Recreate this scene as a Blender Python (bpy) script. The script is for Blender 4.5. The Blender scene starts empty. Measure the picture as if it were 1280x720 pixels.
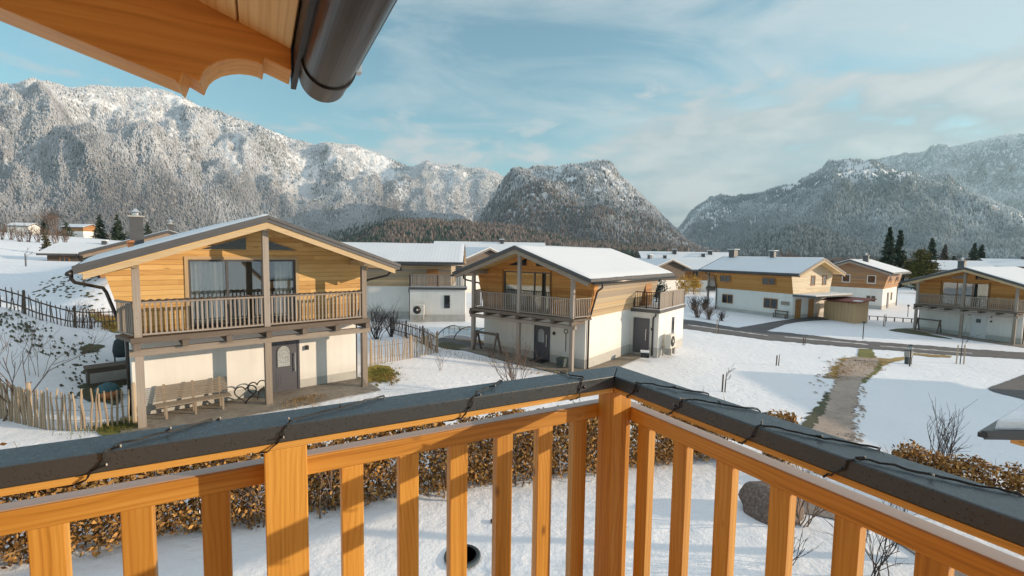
import bpy, bmesh, math, random
import numpy as np
from mathutils import Vector, Matrix

R = math.radians
rnd = random.Random(7)
scene = bpy.context.scene
COL = scene.collection

# ------------------------------------------------------------------ camera, sky, sun, exposure
EYE = 6.0
PITCH, ROLL, FPX = R(4.344), R(0.8235), 578.95
cam_d = bpy.data.cameras.new('camera')
cam_d.sensor_width = 36.0
cam_d.lens = 36.0 * FPX / 1280.0
cam_d.clip_start = 0.05
cam_d.clip_end = 30000
cam = bpy.data.objects.new('camera', cam_d)
COL.objects.link(cam)
cp, sp, cr, sr = math.cos(PITCH), math.sin(PITCH), math.cos(ROLL), math.sin(ROLL)
FWD = np.array([0, cp, -sp]); UP0 = np.array([0, sp, cp]); RT0 = np.array([1.0, 0, 0])
RT = cr * RT0 + sr * UP0
UP = -sr * RT0 + cr * UP0
cam.matrix_world = Matrix(((RT[0], UP[0], -FWD[0], 0), (RT[1], UP[1], -FWD[1], 0), (RT[2], UP[2], -FWD[2], EYE), (0, 0, 0, 1)))
scene.camera = cam

SUN_AZ, SUN_EL = -1.8, 12.0
SUN_STRENGTH = 4.7
SKY_STRENGTH = 0.15
sun_d = bpy.data.lights.new('sun', 'SUN')
sun_d.energy = SUN_STRENGTH
sun_d.angle = R(0.5)
sun_d.color = (1.0, 0.79, 0.57)
sun = bpy.data.objects.new('sun', sun_d)
sun.rotation_euler = (R(90 - SUN_EL), 0, R(SUN_AZ + 90))
COL.objects.link(sun)

scene.view_settings.view_transform = 'Standard'
scene.view_settings.look = 'None'
scene.view_settings.exposure = 0.78
scene.view_settings.gamma = 1.0
scene.view_settings.use_curve_mapping = False
scene.cycles.max_bounces = 6
scene.cycles.transparent_max_bounces = 16
scene.cycles.use_denoising = True


class NT:
    """small helper for node trees"""
    def __init__(self, tree):
        self.t = tree
        self.n = tree.nodes
        self.l = tree.links

    def add(self, kind, props=None, **ins):
        nd = self.n.new(kind)
        for k, v in (props or {}).items():
            setattr(nd, k, v)
        for k, v in ins.items():
            key = int(k[1:]) if k[0] == 'i' and k[1:].isdigit() else k.replace('_', ' ')
            self.put(nd.inputs[key], v)
        return nd

    def put(self, sock, v):
        if isinstance(v, bpy.types.NodeSocket):
            self.l.new(v, sock)
        elif isinstance(v, bpy.types.Node):
            self.l.new(v.outputs[0], sock)
        else:
            if sock.type == 'RGBA' and len(v) == 3:
                v = (*v, 1)
            sock.default_value = v

    def math(self, op, a, b=0.5, clamp=False):
        return self.add('ShaderNodeMath', {'operation': op, 'use_clamp': clamp}, i0=a, i1=b).outputs[0]

    def ramp(self, fac, stops, interp='LINEAR'):
        nd = self.add('ShaderNodeValToRGB', i0=fac)
        cr_ = nd.color_ramp
        cr_.interpolation = interp
        while len(cr_.elements) < len(stops):
            cr_.elements.new(0.5)
        for e, (p, c) in zip(cr_.elements, stops):
            e.position = p
            e.color = (*c, 1) if not isinstance(c, (int, float)) else (c, c, c, 1)
        return nd.outputs[0]

    def mix(self, fac, a, b, blend='MIX'):
        nd = self.n.new('ShaderNodeMix')
        nd.data_type = 'RGBA'
        nd.blend_type = blend
        self.put(nd.inputs[0], fac)
        self.put(nd.inputs[6], a)
        self.put(nd.inputs[7], b)
        return nd.outputs[2]

    def noise(self, vec, scale, detail=4, rough=0.55, dist=0.0):
        nd = self.add('ShaderNodeTexNoise', Vector=vec, Scale=scale, Detail=detail, Roughness=rough, Distortion=dist)
        return nd.outputs[0]

    def mapping(self, vec, scale=(1, 1, 1), loc=(0, 0, 0)):
        return self.add('ShaderNodeMapping', Vector=vec, Scale=scale, Location=loc).outputs[0]


# sky: Nishita with cloud cover and an added high veil painted into the sky dome only (it gives off the light it shows)
world = bpy.data.worlds.new('World')
scene.world = world
world.use_nodes = True
wt = NT(world.node_tree)
wt.n.clear()
sky = wt.add('ShaderNodeTexSky', {'sky_type': 'NISHITA', 'sun_disc': False, 'sun_elevation': R(SUN_EL),
                                  'sun_rotation': R(90 - SUN_AZ), 'altitude': 600.0, 'air_density': 1.0,
                                  'dust_density': 0.6, 'ozone_density': 1.6})
wc = wt.add('ShaderNodeTexCoord')
sep = wt.add('ShaderNodeSeparateXYZ', i0=wc.outputs['Generated'])
den = wt.math('ADD', wt.math('MAXIMUM', sep.outputs[2], 0.0), 0.16)
cu = wt.math('DIVIDE', sep.outputs[0], den)
cv = wt.math('DIVIDE', sep.outputs[1], den)
cvec = wt.add('ShaderNodeCombineXYZ', i0=cu, i1=cv, i2=0.0).outputs[0]
crot = wt.add('ShaderNodeMapping', Vector=cvec, Rotation=(0, 0, R(-28)), Scale=(0.9, 1.7, 1)).outputs[0]
wisp = wt.noise(crot, 1.5, 9, 0.62, 0.8)
broad = wt.noise(wt.mapping(cvec, (0.45, 0.6, 1), (3.1, 1.2, 0)), 1.0, 5, 0.55, 0.3)
side = wt.math('MULTIPLY', sep.outputs[0], 0.16)
cl = wt.math('ADD', wt.math('ADD', wt.math('MULTIPLY', wisp, 0.75), wt.math('MULTIPLY', broad, 0.55)), side)
thin = wt.ramp(cl, [(0.62, 0.0), (0.84, 0.9)])
# low bank of cumulus over the valley to the right
puffv = wt.mapping(wc.outputs['Generated'], (3.2, 3.2, 9.0), (0.4, 0, 0.2))
puff = wt.noise(puffv, 2.1, 9, 0.56, 0.2)
band_lo = wt.ramp(sep.outputs[2], [(0.0, 0.55), (0.10, 0.6), (0.24, 0.52), (0.36, 0.0)])
dirx = wt.ramp(sep.outputs[0], [(0.0, 0.0), (0.10, 0.0), (0.30, 0.55), (0.6, 0.6)])
bank = wt.ramp(wt.math('ADD', wt.math('ADD', wt.math('MULTIPLY', puff, 0.9), wt.math('MULTIPLY', band_lo, 0.55)), wt.math('MULTIPLY', dirx, 0.35)), [(0.75, 0.0), (0.88, 0.85)])
tint = wt.mix(1.0, sky.outputs[0], (0.64, 0.87, 0.765), 'MULTIPLY')
c1 = wt.mix(wt.math('MULTIPLY', thin, 0.7), tint, (2.75, 2.95, 3.02))
bcol = wt.ramp(puff, [(0.42, (1.6, 1.86, 2.0)), (0.62, (2.85, 2.78, 2.76))])
c2 = wt.mix(bank, c1, bcol)
# bright veil added high overhead, out of view, to lift the fill in shade
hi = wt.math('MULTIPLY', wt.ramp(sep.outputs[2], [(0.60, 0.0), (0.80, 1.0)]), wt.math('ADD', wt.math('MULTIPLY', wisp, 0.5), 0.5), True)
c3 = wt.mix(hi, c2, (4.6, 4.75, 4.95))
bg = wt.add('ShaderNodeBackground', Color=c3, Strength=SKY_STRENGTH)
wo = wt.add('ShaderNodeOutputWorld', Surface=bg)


# ------------------------------------------------------------------ terrain height
CTRL = [(-8.3, 15.5, .68), (-13.5, 19, .72), (-4, 19, .6), (-10, 26, .7), (0.4, 25.5, -.03), (7.5, 34.6, -.1), (-5, 30, .25), (12, 31, -.25),
        (41, 42, -1.12), (51, 47, -1.1), (38, 36, -1.1), (27, 58.6, -.5), (32.5, 49, -.5), (24, 46, -.5), (-16, 43.6, .3), (-5, 44.5, .25), (53.8, 69.8, -.67), (45, 62, -.67),
        (-1, 9, 0), (4, 13, -.05), (3, 7, 0), (10, 10, -.2), (13, 13, -.35), (-6, 10, .3), (18, 22, -.6), (28, 26, -.9), (22, 33, -.6),
        (-14.3, 12.6, .8), (-11.2, 13.4, .7), (-17, 15, .95), (-16.4, 17.6, .8), (-14.8, 22, .85), (-17.5, 22, 1.1), (-22.2, 21.6, 2.5), (-23.8, 21.9, 3.0), (-22.4, 22.9, 2.0), (-22.9, 25.2, 1.6), (-22.4, 26.2, 1.5), (-19.5, 19, 1.6), (-21, 18, 2.2),
        (-26.5, 30.5, 3.9), (-29.5, 33.5, 4.05), (-33, 37, 4.2), (-40, 43, 4.4), (-28.9, 27.9, 2.15), (-31.9, 30.9, 2.3), (-35.4, 34.4, 2.6), (-42.4, 40.4, 3.0), (-24.6, 32.2, 3.0), (-25.0, 26.6, 2.1), (-23.5, 33, 1.8), (-28, 38, 2.6), (-34, 26, 3.6), (-30, 23, 3.4), (-42, 32, 4.2),
        (-70, 70, 4.2), (-60, 100, 4.5), (-110, 110, 7.0), (-150, 140, 10.5), (-100, 60, 8), (-40, 150, 4), (0, 120, 0), (0, 200, 0),
        (80, 120, -1), (150, 130, -1), (100, 60, -1.2), (60, 20, -1), (60, 0, -1), (0, -30, .3), (-30, -20, 1.5), (40, -30, -.7), (-80, 10, 6), (-200, 0, 12), (200, 0, -1.5), (0, -200, 1)]
_cx = np.array(CTRL, float)


def _tps_fit():
    P = _cx[:, :2] / 50.0
    n = len(P)
    r2 = ((P[:, None] - P[None]) ** 2).sum(-1)
    K = 0.5 * r2 * np.log(r2 + 1e-12) + np.eye(n) * 2e-4
    A = np.zeros((n + 3, n + 3))
    A[:n, :n] = K
    A[:n, n] = 1; A[:n, n + 1:] = P
    A[n, :n] = 1; A[n + 1:, :n] = P.T
    return np.linalg.solve(A, np.concatenate([_cx[:, 2], [0, 0, 0]]))


_tw = _tps_fit()


def gz_arr(X, Y):
    X = np.asarray(X, float); Y = np.asarray(Y, float)
    r = np.hypot(X, Y)
    k = np.minimum(1.0, 190.0 / np.maximum(r, 1e-6))
    px, py = X * k / 50.0, Y * k / 50.0
    out = np.full(X.shape, _tw[-3]) + _tw[-2] * px + _tw[-1] * py
    for i, (cx_, cy_, _) in enumerate(_cx):
        r2 = (px - cx_ / 50.0) ** 2 + (py - cy_ / 50.0) ** 2
        out = out + _tw[i] * 0.5 * r2 * np.log(r2 + 1e-12)
    return out


def gz(x, y):
    return float(gz_arr(np.array([x]), np.array([y]))[0])


def ray(px, py):
    return FWD + RT * (px - 640.0) / FPX - UP * (py - 360.0) / FPX


def at(px, py):
    """the point of the ground seen at a place of the photograph (1280 wide)"""
    d = ray(px, py)
    z = 0.0
    p = None
    for _ in range(14):
        t = (z - EYE) / d[2]
        p = d * t
        z = 0.5 * z + 0.5 * gz(p[0], p[1])
    return Vector((p[0], p[1], gz(p[0], p[1])))


# ------------------------------------------------------------------ mesh builder
class MB:
    def __init__(self):
        self.v = []; self.f = []; self.g = []

    def _add(self, vs, fs, gs=None):
        b = len(self.v)
        self.v += [tuple(p) for p in vs]
        self.f += [tuple(b + i for i in q) for q in fs]
        self.g += [tuple(p) for p in (gs if gs is not None else vs)]

    def box(self, x0, x1, y0, y1, z0, z1):
        vs = [(x, y, z) for x in (x0, x1) for y in (y0, y1) for z in (z0, z1)]
        d = (x1 - x0, y1 - y0, z1 - z0)
        ax = max(range(3), key=lambda i: d[i])
        o = rnd.uniform(0, 60)
        o2 = rnd.uniform(0, 9)
        gs = [(p[ax] + o, p[(ax + 1) % 3] + o2, p[(ax + 2) % 3]) for p in vs]
        self._add(vs, [(0, 1, 3, 2), (4, 6, 7, 5), (0, 4, 5, 1), (2, 3, 7, 6), (0, 2, 6, 4), (1, 5, 7, 3)], gs)
        return self

    def beam(self, p, q, w, h, up=(0, 0, 1)):
        p = Vector(p); q = Vector(q)
        a = (q - p); L = a.length
        a.normalize()
        u = Vector(up)
        s = a.cross(u)
        if s.length < 1e-4:
            s = a.cross(Vector((1, 0, 0)))
        s.normalize()
        u = s.cross(a).normalized()
        o = rnd.uniform(0, 60); o2 = rnd.uniform(0, 9)
        vs = []; gs = []
        for e, pt in ((0, p), (1, q)):
            for i in (-.5, .5):
                for j in (-.5, .5):
                    vs.append(pt + s * w * i + u * h * j)
                    gs.append((e * L + o, w * i + o2, h * j))
        self._add(vs, [(0, 1, 3, 2), (4, 6, 7, 5), (0, 4, 5, 1), (2, 3, 7, 6), (0, 2, 6, 4), (1, 5, 7, 3)], gs)
        return self

    def prism(self, poly, axis, c0, c1):
        n = len(poly)
        def P(a, b, c):
            return {'x': (c, a, b), 'y': (a, c, b), 'z': (a, b, c)}[axis]
        vs = [P(a, b, c0) for a, b in poly] + [P(a, b, c1) for a, b in poly]
        o = rnd.uniform(0, 60)
        if axis == 'z':
            gs = [(p[0] + o, p[1], p[2]) for p in vs]
        else:
            gs = [((p[0] if axis == 'y' else p[1]) + o, (p[1] if axis == 'y' else p[0]), p[2]) for p in vs]
        fs = [tuple(range(n)), tuple(range(2 * n - 1, n - 1, -1))]
        fs += [(i, n + i, n + (i + 1) % n, (i + 1) % n) for i in range(n)]
        self._add(vs, fs, gs)
        return self

    def tube(self, pts, r, n=6, cap=True):
        pts = [Vector(p) for p in pts]
        m = len(pts)
        rs = r if isinstance(r, (list, tuple)) else [r] * m
        vs = []; gs = []
        prev = None
        dist = rnd.uniform(0, 40)
        for i, p in enumerate(pts):
            a = (pts[min(i + 1, m - 1)] - pts[max(i - 1, 0)])
            if a.length < 1e-9:
                a = Vector((0, 0, 1))
            a.normalize()
            s = prev - a * prev.dot(a) if prev is not None else None
            if s is None or s.length < 1e-4:
                s = a.cross(Vector((0, 0, 1)) if abs(a.z) < .9 else Vector((1, 0, 0)))
            s.normalize()
            prev = s
            u = a.cross(s)
            if i:
                dist += (p - pts[i - 1]).length
            for k in range(n):
                t = 2 * math.pi * k / n
                vs.append(p + s * math.cos(t) * rs[i] + u * math.sin(t) * rs[i])
                gs.append((dist, rs[i] * math.cos(t), rs[i] * math.sin(t)))
        fs = []
        for i in range(m - 1):
            for k in range(n):
                k2 = (k + 1) % n
                fs.append((i * n + k, i * n + k2, (i + 1) * n + k2, (i + 1) * n + k))
        if cap and n > 2:
            fs.append(tuple(range(n - 1, -1, -1)))
            fs.append(tuple((m - 1) * n + k for k in range(n)))
        self._add(vs, fs, gs)
        return self

    def lathe(self, prof, c=(0, 0, 0), n=16):
        vs = []
        for r_, z in prof:
            for k in range(n):
                t = 2 * math.pi * k / n
                vs.append((c[0] + r_ * math.cos(t), c[1] + r_ * math.sin(t), c[2] + z))
        fs = []
        for i in range(len(prof) - 1):
            for k in range(n):
                k2 = (k + 1) % n
                fs.append((i * n + k, i * n + k2, (i + 1) * n + k2, (i + 1) * n + k))
        fs.append(tuple(range(n - 1, -1, -1)))
        fs.append(tuple((len(prof) - 1) * n + k for k in range(n)))
        self._add(vs, fs)
        return self

    def quad(self, a, b, c, d):
        self._add([a, b, c, d], [(0, 1, 2, 3)])
        return self

    def mesh(self, name):
        me = bpy.data.meshes.new(name)
        me.from_pydata(self.v, [], self.f)
        at_ = me.attributes.new('gc', 'FLOAT_VECTOR', 'POINT')
        at_.data.foreach_set('vector', np.array(self.g, np.float32).ravel())
        return me

    def build(self, name, m, parent=None, smooth=False, bevel=0.0, fix=True):
        me = self.mesh(name)
        if fix and len(self.f) < 6000:
            bm = bmesh.new(); bm.from_mesh(me)
            bmesh.ops.recalc_face_normals(bm, faces=bm.faces)
            bm.to_mesh(me); bm.free()
        me.materials.append(m)
        if smooth:
            me.polygons.foreach_set('use_smooth', [True] * len(me.polygons))
        o = bpy.data.objects.new(name, me)
        COL.objects.link(o)
        if parent is not None:
            o.parent = parent
        if bevel:
            b = o.modifiers.new('bevel', 'BEVEL')
            b.width = bevel; b.segments = 2; b.limit_method = 'ANGLE'; b.angle_limit = R(40)
        return o


def raw_mesh(name, verts, faces, m, parent=None, smooth=False, col=None):
    """fast mesh from numpy arrays; faces is an (n,k) array"""
    verts = np.asarray(verts, np.float32)
    faces = np.asarray(faces, np.int32)
    k = faces.shape[1]
    me = bpy.data.meshes.new(name)
    me.vertices.add(len(verts)); me.vertices.foreach_set('co', verts.ravel())
    me.loops.add(faces.size); me.loops.foreach_set('vertex_index', faces.ravel())
    me.polygons.add(len(faces))
    me.polygons.foreach_set('loop_start', np.arange(0, faces.size, k, dtype=np.int32))
    me.polygons.foreach_set('loop_total', np.full(len(faces), k, np.int32))
    if smooth:
        me.polygons.foreach_set('use_smooth', np.ones(len(faces), bool))
    if col is not None:
        a = me.attributes.new('col', 'FLOAT_COLOR', 'POINT')
        c4 = np.ones((len(verts), 4), np.float32); c4[:, :np.shape(col)[1]] = col
        a.data.foreach_set('color', c4.ravel())
    me.update(); me.validate()
    me.materials.append(m)
    o = bpy.data.objects.new(name, me)
    COL.objects.link(o)
    if parent is not None:
        o.parent = parent
    return o


def tag(o, label=None, cat=None, group=None, kind=None):
    if label: o['label'] = label
    if cat: o['category'] = cat
    if group: o['group'] = group
    if kind: o['kind'] = kind
    return o


def empty(name, loc, rz=0.0, label=None, cat=None, group=None):
    o = bpy.data.objects.new(name, None)
    o.empty_display_size = 0.3
    o.location = loc
    o.rotation_euler = (0, 0, rz)
    COL.objects.link(o)
    return tag(o, label, cat, group)


def copy_tree(o, parent=None):
    c = o.copy()
    COL.objects.link(c)
    if parent is not None:
        c.parent = parent
    for ch in list(o.children):
        copy_tree(ch, c)
    return c


# ------------------------------------------------------------------ materials
def mat(name):
    m = bpy.data.materials.new(name)
    m.use_nodes = True
    t = NT(m.node_tree)
    b = t.n['Principled BSDF']
    return m, t, b


def gc_of(t):
    return t.add('ShaderNodeAttribute', {'attribute_name': 'gc'}).outputs['Vector']


def plain(name, col, rough=0.6, metal=0.0, var=0.12, scale=8.0, bump=0.0, spec=None):
    m, t, b = mat(name)
    g = gc_of(t)
    n = t.noise(g, scale, 4)
    lo = tuple(c * (1 - var) for c in col); hi = tuple(min(1, c * (1 + var)) for c in col)
    t.put(b.inputs['Base Color'], t.ramp(n, [(0.3, lo), (0.7, hi)]))
    t.put(b.inputs['Roughness'], rough)
    t.put(b.inputs['Metallic'], metal)
    if spec is not None:
        t.put(b.inputs['Specular IOR Level'], spec)
    if bump:
        bp = t.add('ShaderNodeBump', Height=t.noise(g, scale * 6, 5), Strength=bump, Distance=0.01)
        t.put(b.inputs['Normal'], bp)
    return m


def wood(name, dark, mid, light, rough=0.55, ring=16.0, knots=True, bump=0.15, coat=0.0, figure=0.05):
    """sawn board: fine growth lines along the first coordinate, faint broad figure, knots, pores"""
    m, t, b = mat(name)
    g = gc_of(t)
    big = t.noise(t.mapping(g, (0.6, 6, 6)), 1.0, 3, 0.55)
    sepg = t.add('ShaderNodeSeparateXYZ', i0=g)
    rad = t.math('ADD', t.math('MULTIPLY', sepg.outputs[1], 1.0), t.math('MULTIPLY', sepg.outputs[2], 0.8))
    wob = t.math('MULTIPLY', t.noise(t.mapping(g, (1.1, 4, 4)), 1.2, 2, 0.45), figure)
    ringv = t.math('SINE', t.math('MULTIPLY', t.math('ADD', rad, wob), ring * 6.0 * 6.28))
    ringn = t.ramp(t.math('ADD', t.math('MULTIPLY', ringv, 0.5), 0.5), [(0.0, 0.0), (0.6, 0.3), (1.0, 1.0)])
    fine = t.noise(t.mapping(g, (2.2, 150, 150)), 1.0, 4, 0.65)
    mids = t.noise(t.mapping(g, (0.8, 34, 34)), 1.0, 3, 0.6)
    f1 = t.math('ADD', t.math('MULTIPLY', ringn, 0.08), t.math('MULTIPLY', fine, 0.32))
    f1 = t.math('ADD', f1, t.math('ADD', t.math('MULTIPLY', big, 0.24), t.math('MULTIPLY', mids, 0.36)))
    c = t.ramp(f1, [(0.30, light), (0.50, mid), (0.74, dark)])
    if knots:
        vo = t.add('ShaderNodeTexVoronoi', {'feature': 'F1'}, Vector=t.mapping(g, (3.6, 8, 8)), Scale=1.0)
        kf = t.ramp(vo.outputs['Distance'], [(0.03, 1.0), (0.08, 0.5), (0.13, 0.0)])
        gate = t.math('GREATER_THAN', t.add('ShaderNodeSeparateColor', i0=vo.outputs['Color']).outputs[0], 0.78)
        c = t.mix(t.math('MULTIPLY', t.math('MULTIPLY', kf, gate), 0.75), c, tuple(x * 0.3 for x in dark))
    rv = t.add('ShaderNodeObjectInfo').outputs['Random']
    c = t.mix(1.0, c, t.ramp(rv, [(0.0, (0.80, 0.76, 0.70)), (0.5, (0.98, 0.97, 0.95)), (1.0, (1.12, 1.14, 1.16))]), 'MULTIPLY')
    t.put(b.inputs['Base Color'], c)
    t.put(b.inputs['Roughness'], rough)
    if coat:
        t.put(b.inputs['Coat Weight'], coat)
        t.put(b.inputs['Coat Roughness'], 0.35)
    bp = t.add('ShaderNodeBump', Height=f1, Strength=bump, Distance=0.004)
    t.put(b.inputs['Normal'], bp)
    return m


def cladding(name, dark, mid, light, board=0.16, grey=0.0):
    """wide horizontal boards: seams, a tint per board, grain, knots, butt joints"""
    m, t, b = mat(name)
    g = gc_of(t)
    s = t.add('ShaderNodeSeparateXYZ', i0=g)
    zb = t.math('DIVIDE', s.outputs[2], board)
    idx = t.math('FLOOR', zb)
    fr = t.math('FRACT', zb)
    seam = t.ramp(fr, [(0.0, 1.0), (0.05, 0.6), (0.08, 0.0), (0.97, 0.0), (1.0, 0.5)])
    tint = t.add('ShaderNodeTexWhiteNoise', {'noise_dimensions': '2D'}, Vector=t.add('ShaderNodeCombineXYZ', i0=idx, i1=t.math('FLOOR', t.math('ADD', t.math('MULTIPLY', s.outputs[0], 0.27), t.math('MULTIPLY', idx, 0.37))), i2=0.0).outputs[0]).outputs[0]
    gg = t.add('ShaderNodeCombineXYZ', i0=s.outputs[0], i1=t.math('MULTIPLY', idx, 3.7), i2=s.outputs[2]).outputs[0]
    grain = t.noise(t.mapping(gg, (1.2, 1, 26)), 1.5, 5, 0.6, 0.4)
    big = t.noise(t.mapping(gg, (0.5, 1, 1.5)), 1.1, 3)
    f = t.math('ADD', t.math('MULTIPLY', grain, 0.55), t.math('ADD', t.math('MULTIPLY', tint, 0.30), t.math('MULTIPLY', big, 0.25)))
    c = t.ramp(f, [(0.28, light), (0.55, mid), (0.85, dark)])
    vo = t.add('ShaderNodeTexVoronoi', {'feature': 'F1'}, Vector=t.mapping(gg, (1.6, 1, 6.5)), Scale=1.0)
    kf = t.ramp(vo.outputs['Distance'], [(0.05, 1.0), (0.16, 0.0)])
    gate = t.math('GREATER_THAN', t.add('ShaderNodeSeparateColor', i0=vo.outputs['Color']).outputs[0], 0.62)
    c = t.mix(t.math('MULTIPLY', t.math('MULTIPLY', kf, gate), 0.65), c, tuple(x * 0.45 for x in dark))
    c = t.mix(t.math('MULTIPLY', seam, 0.75), c, tuple(x * 0.25 for x in dark))
    if grey:
        gn = t.ramp(t.math('ADD', t.noise(t.mapping(gg, (0.35, 1, 0.8)), 1.0, 4), t.math('MULTIPLY', s.outputs[2], -0.09)), [(0.02, 1.0), (0.30, 0.0)])
        c = t.mix(t.math('MULTIPLY', gn, grey), c, (0.22, 0.20, 0.185))
    t.put(b.inputs['Base Color'], c)
    t.put(b.inputs['Roughness'], 0.65)
    bp = t.add('ShaderNodeBump', Height=t.math('SUBTRACT', t.math('MULTIPLY', grain, 0.15), seam), Strength=0.5, Distance=0.012)
    t.put(b.inputs['Normal'], bp)
    return m


M = {}
M['larch'] = wood('larch', (0.30, 0.115, 0.016), (0.575, 0.290, 0.052), (0.71, 0.42, 0.105), rough=0.5, ring=9, coat=0.05, figure=0.14)
M['larch_fresh'] = wood('larch_fresh', (0.52, 0.25, 0.05), (0.70, 0.40, 0.10), (0.76, 0.47, 0.15), rough=0.5, ring=18)
M['larch_top_lit'] = wood('larch_top_lit', (0.42, 0.30, 0.24), (0.50, 0.38, 0.32), (0.56, 0.44, 0.38), rough=0.30, ring=14, coat=0.3)  # paler, greyer larch: light off the snow put into the rail's upper face
M['soffit'] = wood('soffit', (0.52, 0.31, 0.11), (0.75, 0.52, 0.23), (0.80, 0.60, 0.31), rough=0.6, ring=6, figure=.14)
M['beam_dark'] = wood('beam_dark', (0.38, 0.15, 0.026), (0.62, 0.285, 0.060), (0.72, 0.38, 0.10), rough=0.5, ring=5, figure=.15)
M['weathered'] = wood('weathered', (0.15, 0.125, 0.11), (0.30, 0.255, 0.22), (0.40, 0.35, 0.30), rough=0.85, ring=14)
M['weathered_dark'] = wood('weathered_dark', (0.07, 0.055, 0.045), (0.13, 0.10, 0.08), (0.20, 0.16, 0.13), rough=0.85, ring=14)
M['pale_beam'] = wood('pale_beam', (0.34, 0.23, 0.13), (0.52, 0.38, 0.22), (0.62, 0.48, 0.31), rough=0.7, ring=10)
M['teak'] = wood('teak', (0.15, 0.115, 0.085), (0.25, 0.20, 0.15), (0.33, 0.275, 0.21), rough=0.8, ring=20, knots=False)
M['picket'] = wood('picket', (0.20, 0.14, 0.09), (0.38, 0.29, 0.20), (0.50, 0.41, 0.30), rough=0.9, ring=20)
M['clad_gold'] = cladding('clad_gold', (0.40, 0.20, 0.055), (0.62, 0.375, 0.13), (0.73, 0.49, 0.21))
M['clad_orange'] = cladding('clad_orange', (0.32, 0.12, 0.024), (0.50, 0.225, 0.05), (0.61, 0.31, 0.09))
M['clad_worn'] = cladding('clad_worn', (0.36, 0.23, 0.11), (0.55, 0.40, 0.22), (0.66, 0.52, 0.32), grey=0.85)
M['clad_brown'] = cladding('clad_brown', (0.20, 0.085, 0.025), (0.36, 0.165, 0.05), (0.45, 0.23, 0.08), grey=0.0)
M['clad_pale'] = cladding('clad_pale', (0.44, 0.33, 0.20), (0.62, 0.52, 0.37), (0.70, 0.61, 0.47))
M['clad_far'] = cladding('clad_far', (0.26, 0.10, 0.025), (0.44, 0.20, 0.055), (0.54, 0.28, 0.09), grey=0.55)
def plaster_mat():
    m, t, b = mat('plaster')
    g = gc_of(t)
    p = t.add('ShaderNodeTexCoord').outputs['Object']
    streak = t.noise(t.mapping(p, (3.0, 3.0, .16)), 1.4, 5, .6)
    blot = t.noise(p, 0.8, 5, .6)
    z = t.add('ShaderNodeSeparateXYZ', i0=p).outputs[2]
    splash = t.math('MULTIPLY', t.ramp(t.math('ADD', z, t.math('MULTIPLY', blot, -0.5)), [(0.12, 1.0), (0.55, 0.0)]), t.noise(p, 5.0, 4))
    f = t.math('ADD', t.math('MULTIPLY', streak, .5), t.math('MULTIPLY', blot, .5))
    c = t.ramp(f, [(.30, (.68, .66, .615)), (.55, (.77, .75, .71)), (.75, (.79, .775, .74))])
    c = t.mix(t.math('MULTIPLY', splash, .6), c, (.46, .42, .36))
    t.put(b.inputs['Base Color'], c)
    t.put(b.inputs['Roughness'], .92)
    t.put(b.inputs['Normal'], t.add('ShaderNodeBump', Height=t.noise(p, 45, 4), Strength=.25, Distance=.008))
    return m


M['plaster'] = plaster_mat()
M['plinth'] = plain('plinth', (0.46, 0.45, 0.42), 0.9, var=0.10, scale=2.0, bump=0.3)
M['roof_metal'] = plain('roof_metal', (0.085, 0.085, 0.09), 0.5, 0.25, var=0.1, scale=2)
M['gutter_metal'] = plain('gutter_metal', (0.060, 0.056, 0.055), 0.28, 0.7, var=0.15, scale=3)
M['cap_metal'] = None
M['door_grey'] = plain('door_grey', (0.085, 0.085, 0.10), 0.45, var=0.06)
M['door_white'] = plain('door_white', (0.66, 0.67, 0.68), 0.5, var=0.04)
M['steel'] = plain('steel', (0.62, 0.62, 0.62), 0.3, 0.9, var=0.05)
M['black'] = plain('black', (0.015, 0.015, 0.016), 0.5, var=0.2)
M['dark_iron'] = plain('dark_iron', (0.035, 0.032, 0.03), 0.55, 0.3, var=0.2)
M['white_paint'] = plain('white_paint', (0.74, 0.73, 0.70), 0.5, var=0.04)
M['machine'] = plain('machine', (0.62, 0.59, 0.53), 0.55, var=0.05)
M['curtain'] = plain('curtain', (0.72, 0.71, 0.69), 0.9, var=0.05)
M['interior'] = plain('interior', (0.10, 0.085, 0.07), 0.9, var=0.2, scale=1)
M['asphalt'] = None
M['terracotta'] = plain('terracotta', (0.55, 0.20, 0.07), 0.8, var=0.12)
M['cloth_dark'] = plain('cloth_dark', (0.03, 0.04, 0.045), 0.7, var=0.25, scale=4, bump=0.3)
M['cloth_teal'] = plain('cloth_teal', (0.05, 0.13, 0.15), 0.7, var=0.25, scale=5, bump=0.3)
M['concrete'] = plain('concrete', (0.36, 0.34, 0.31), 0.9, var=0.12, scale=3, bump=0.3)
M['rust_red'] = plain('rust_red', (0.20, 0.06, 0.04), 0.7, var=0.2, scale=3)
M['cover_dark'] = plain('cover_dark', (0.055, 0.075, 0.08), 0.6, var=0.15, scale=2)
M['car_red'] = plain('car_red', (0.35, 0.02, 0.02), 0.3, var=0.05)
M['bulb'] = plain('bulb', (0.42, 0.42, 0.38), 0.12, var=0.05)


def glass_mat():
    m, t, b = mat('window_glass')
    t.n.remove(b)
    fr = t.add('ShaderNodeLayerWeight', Blend=0.32)
    gl = t.add('ShaderNodeBsdfGlossy', Color=(0.85, 0.9, 0.92), Roughness=0.02)
    tr = t.add('ShaderNodeBsdfTransparent', Color=(0.86, 0.88, 0.87))
    mx = t.add('ShaderNodeMixShader', i0=t.math('ADD', t.math('MULTIPLY', fr.outputs[0], 0.7), 0.14), i1=tr, i2=gl)
    t.l.new(mx.outputs[0], t.n['Material Output'].inputs[0])
    return m


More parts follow.
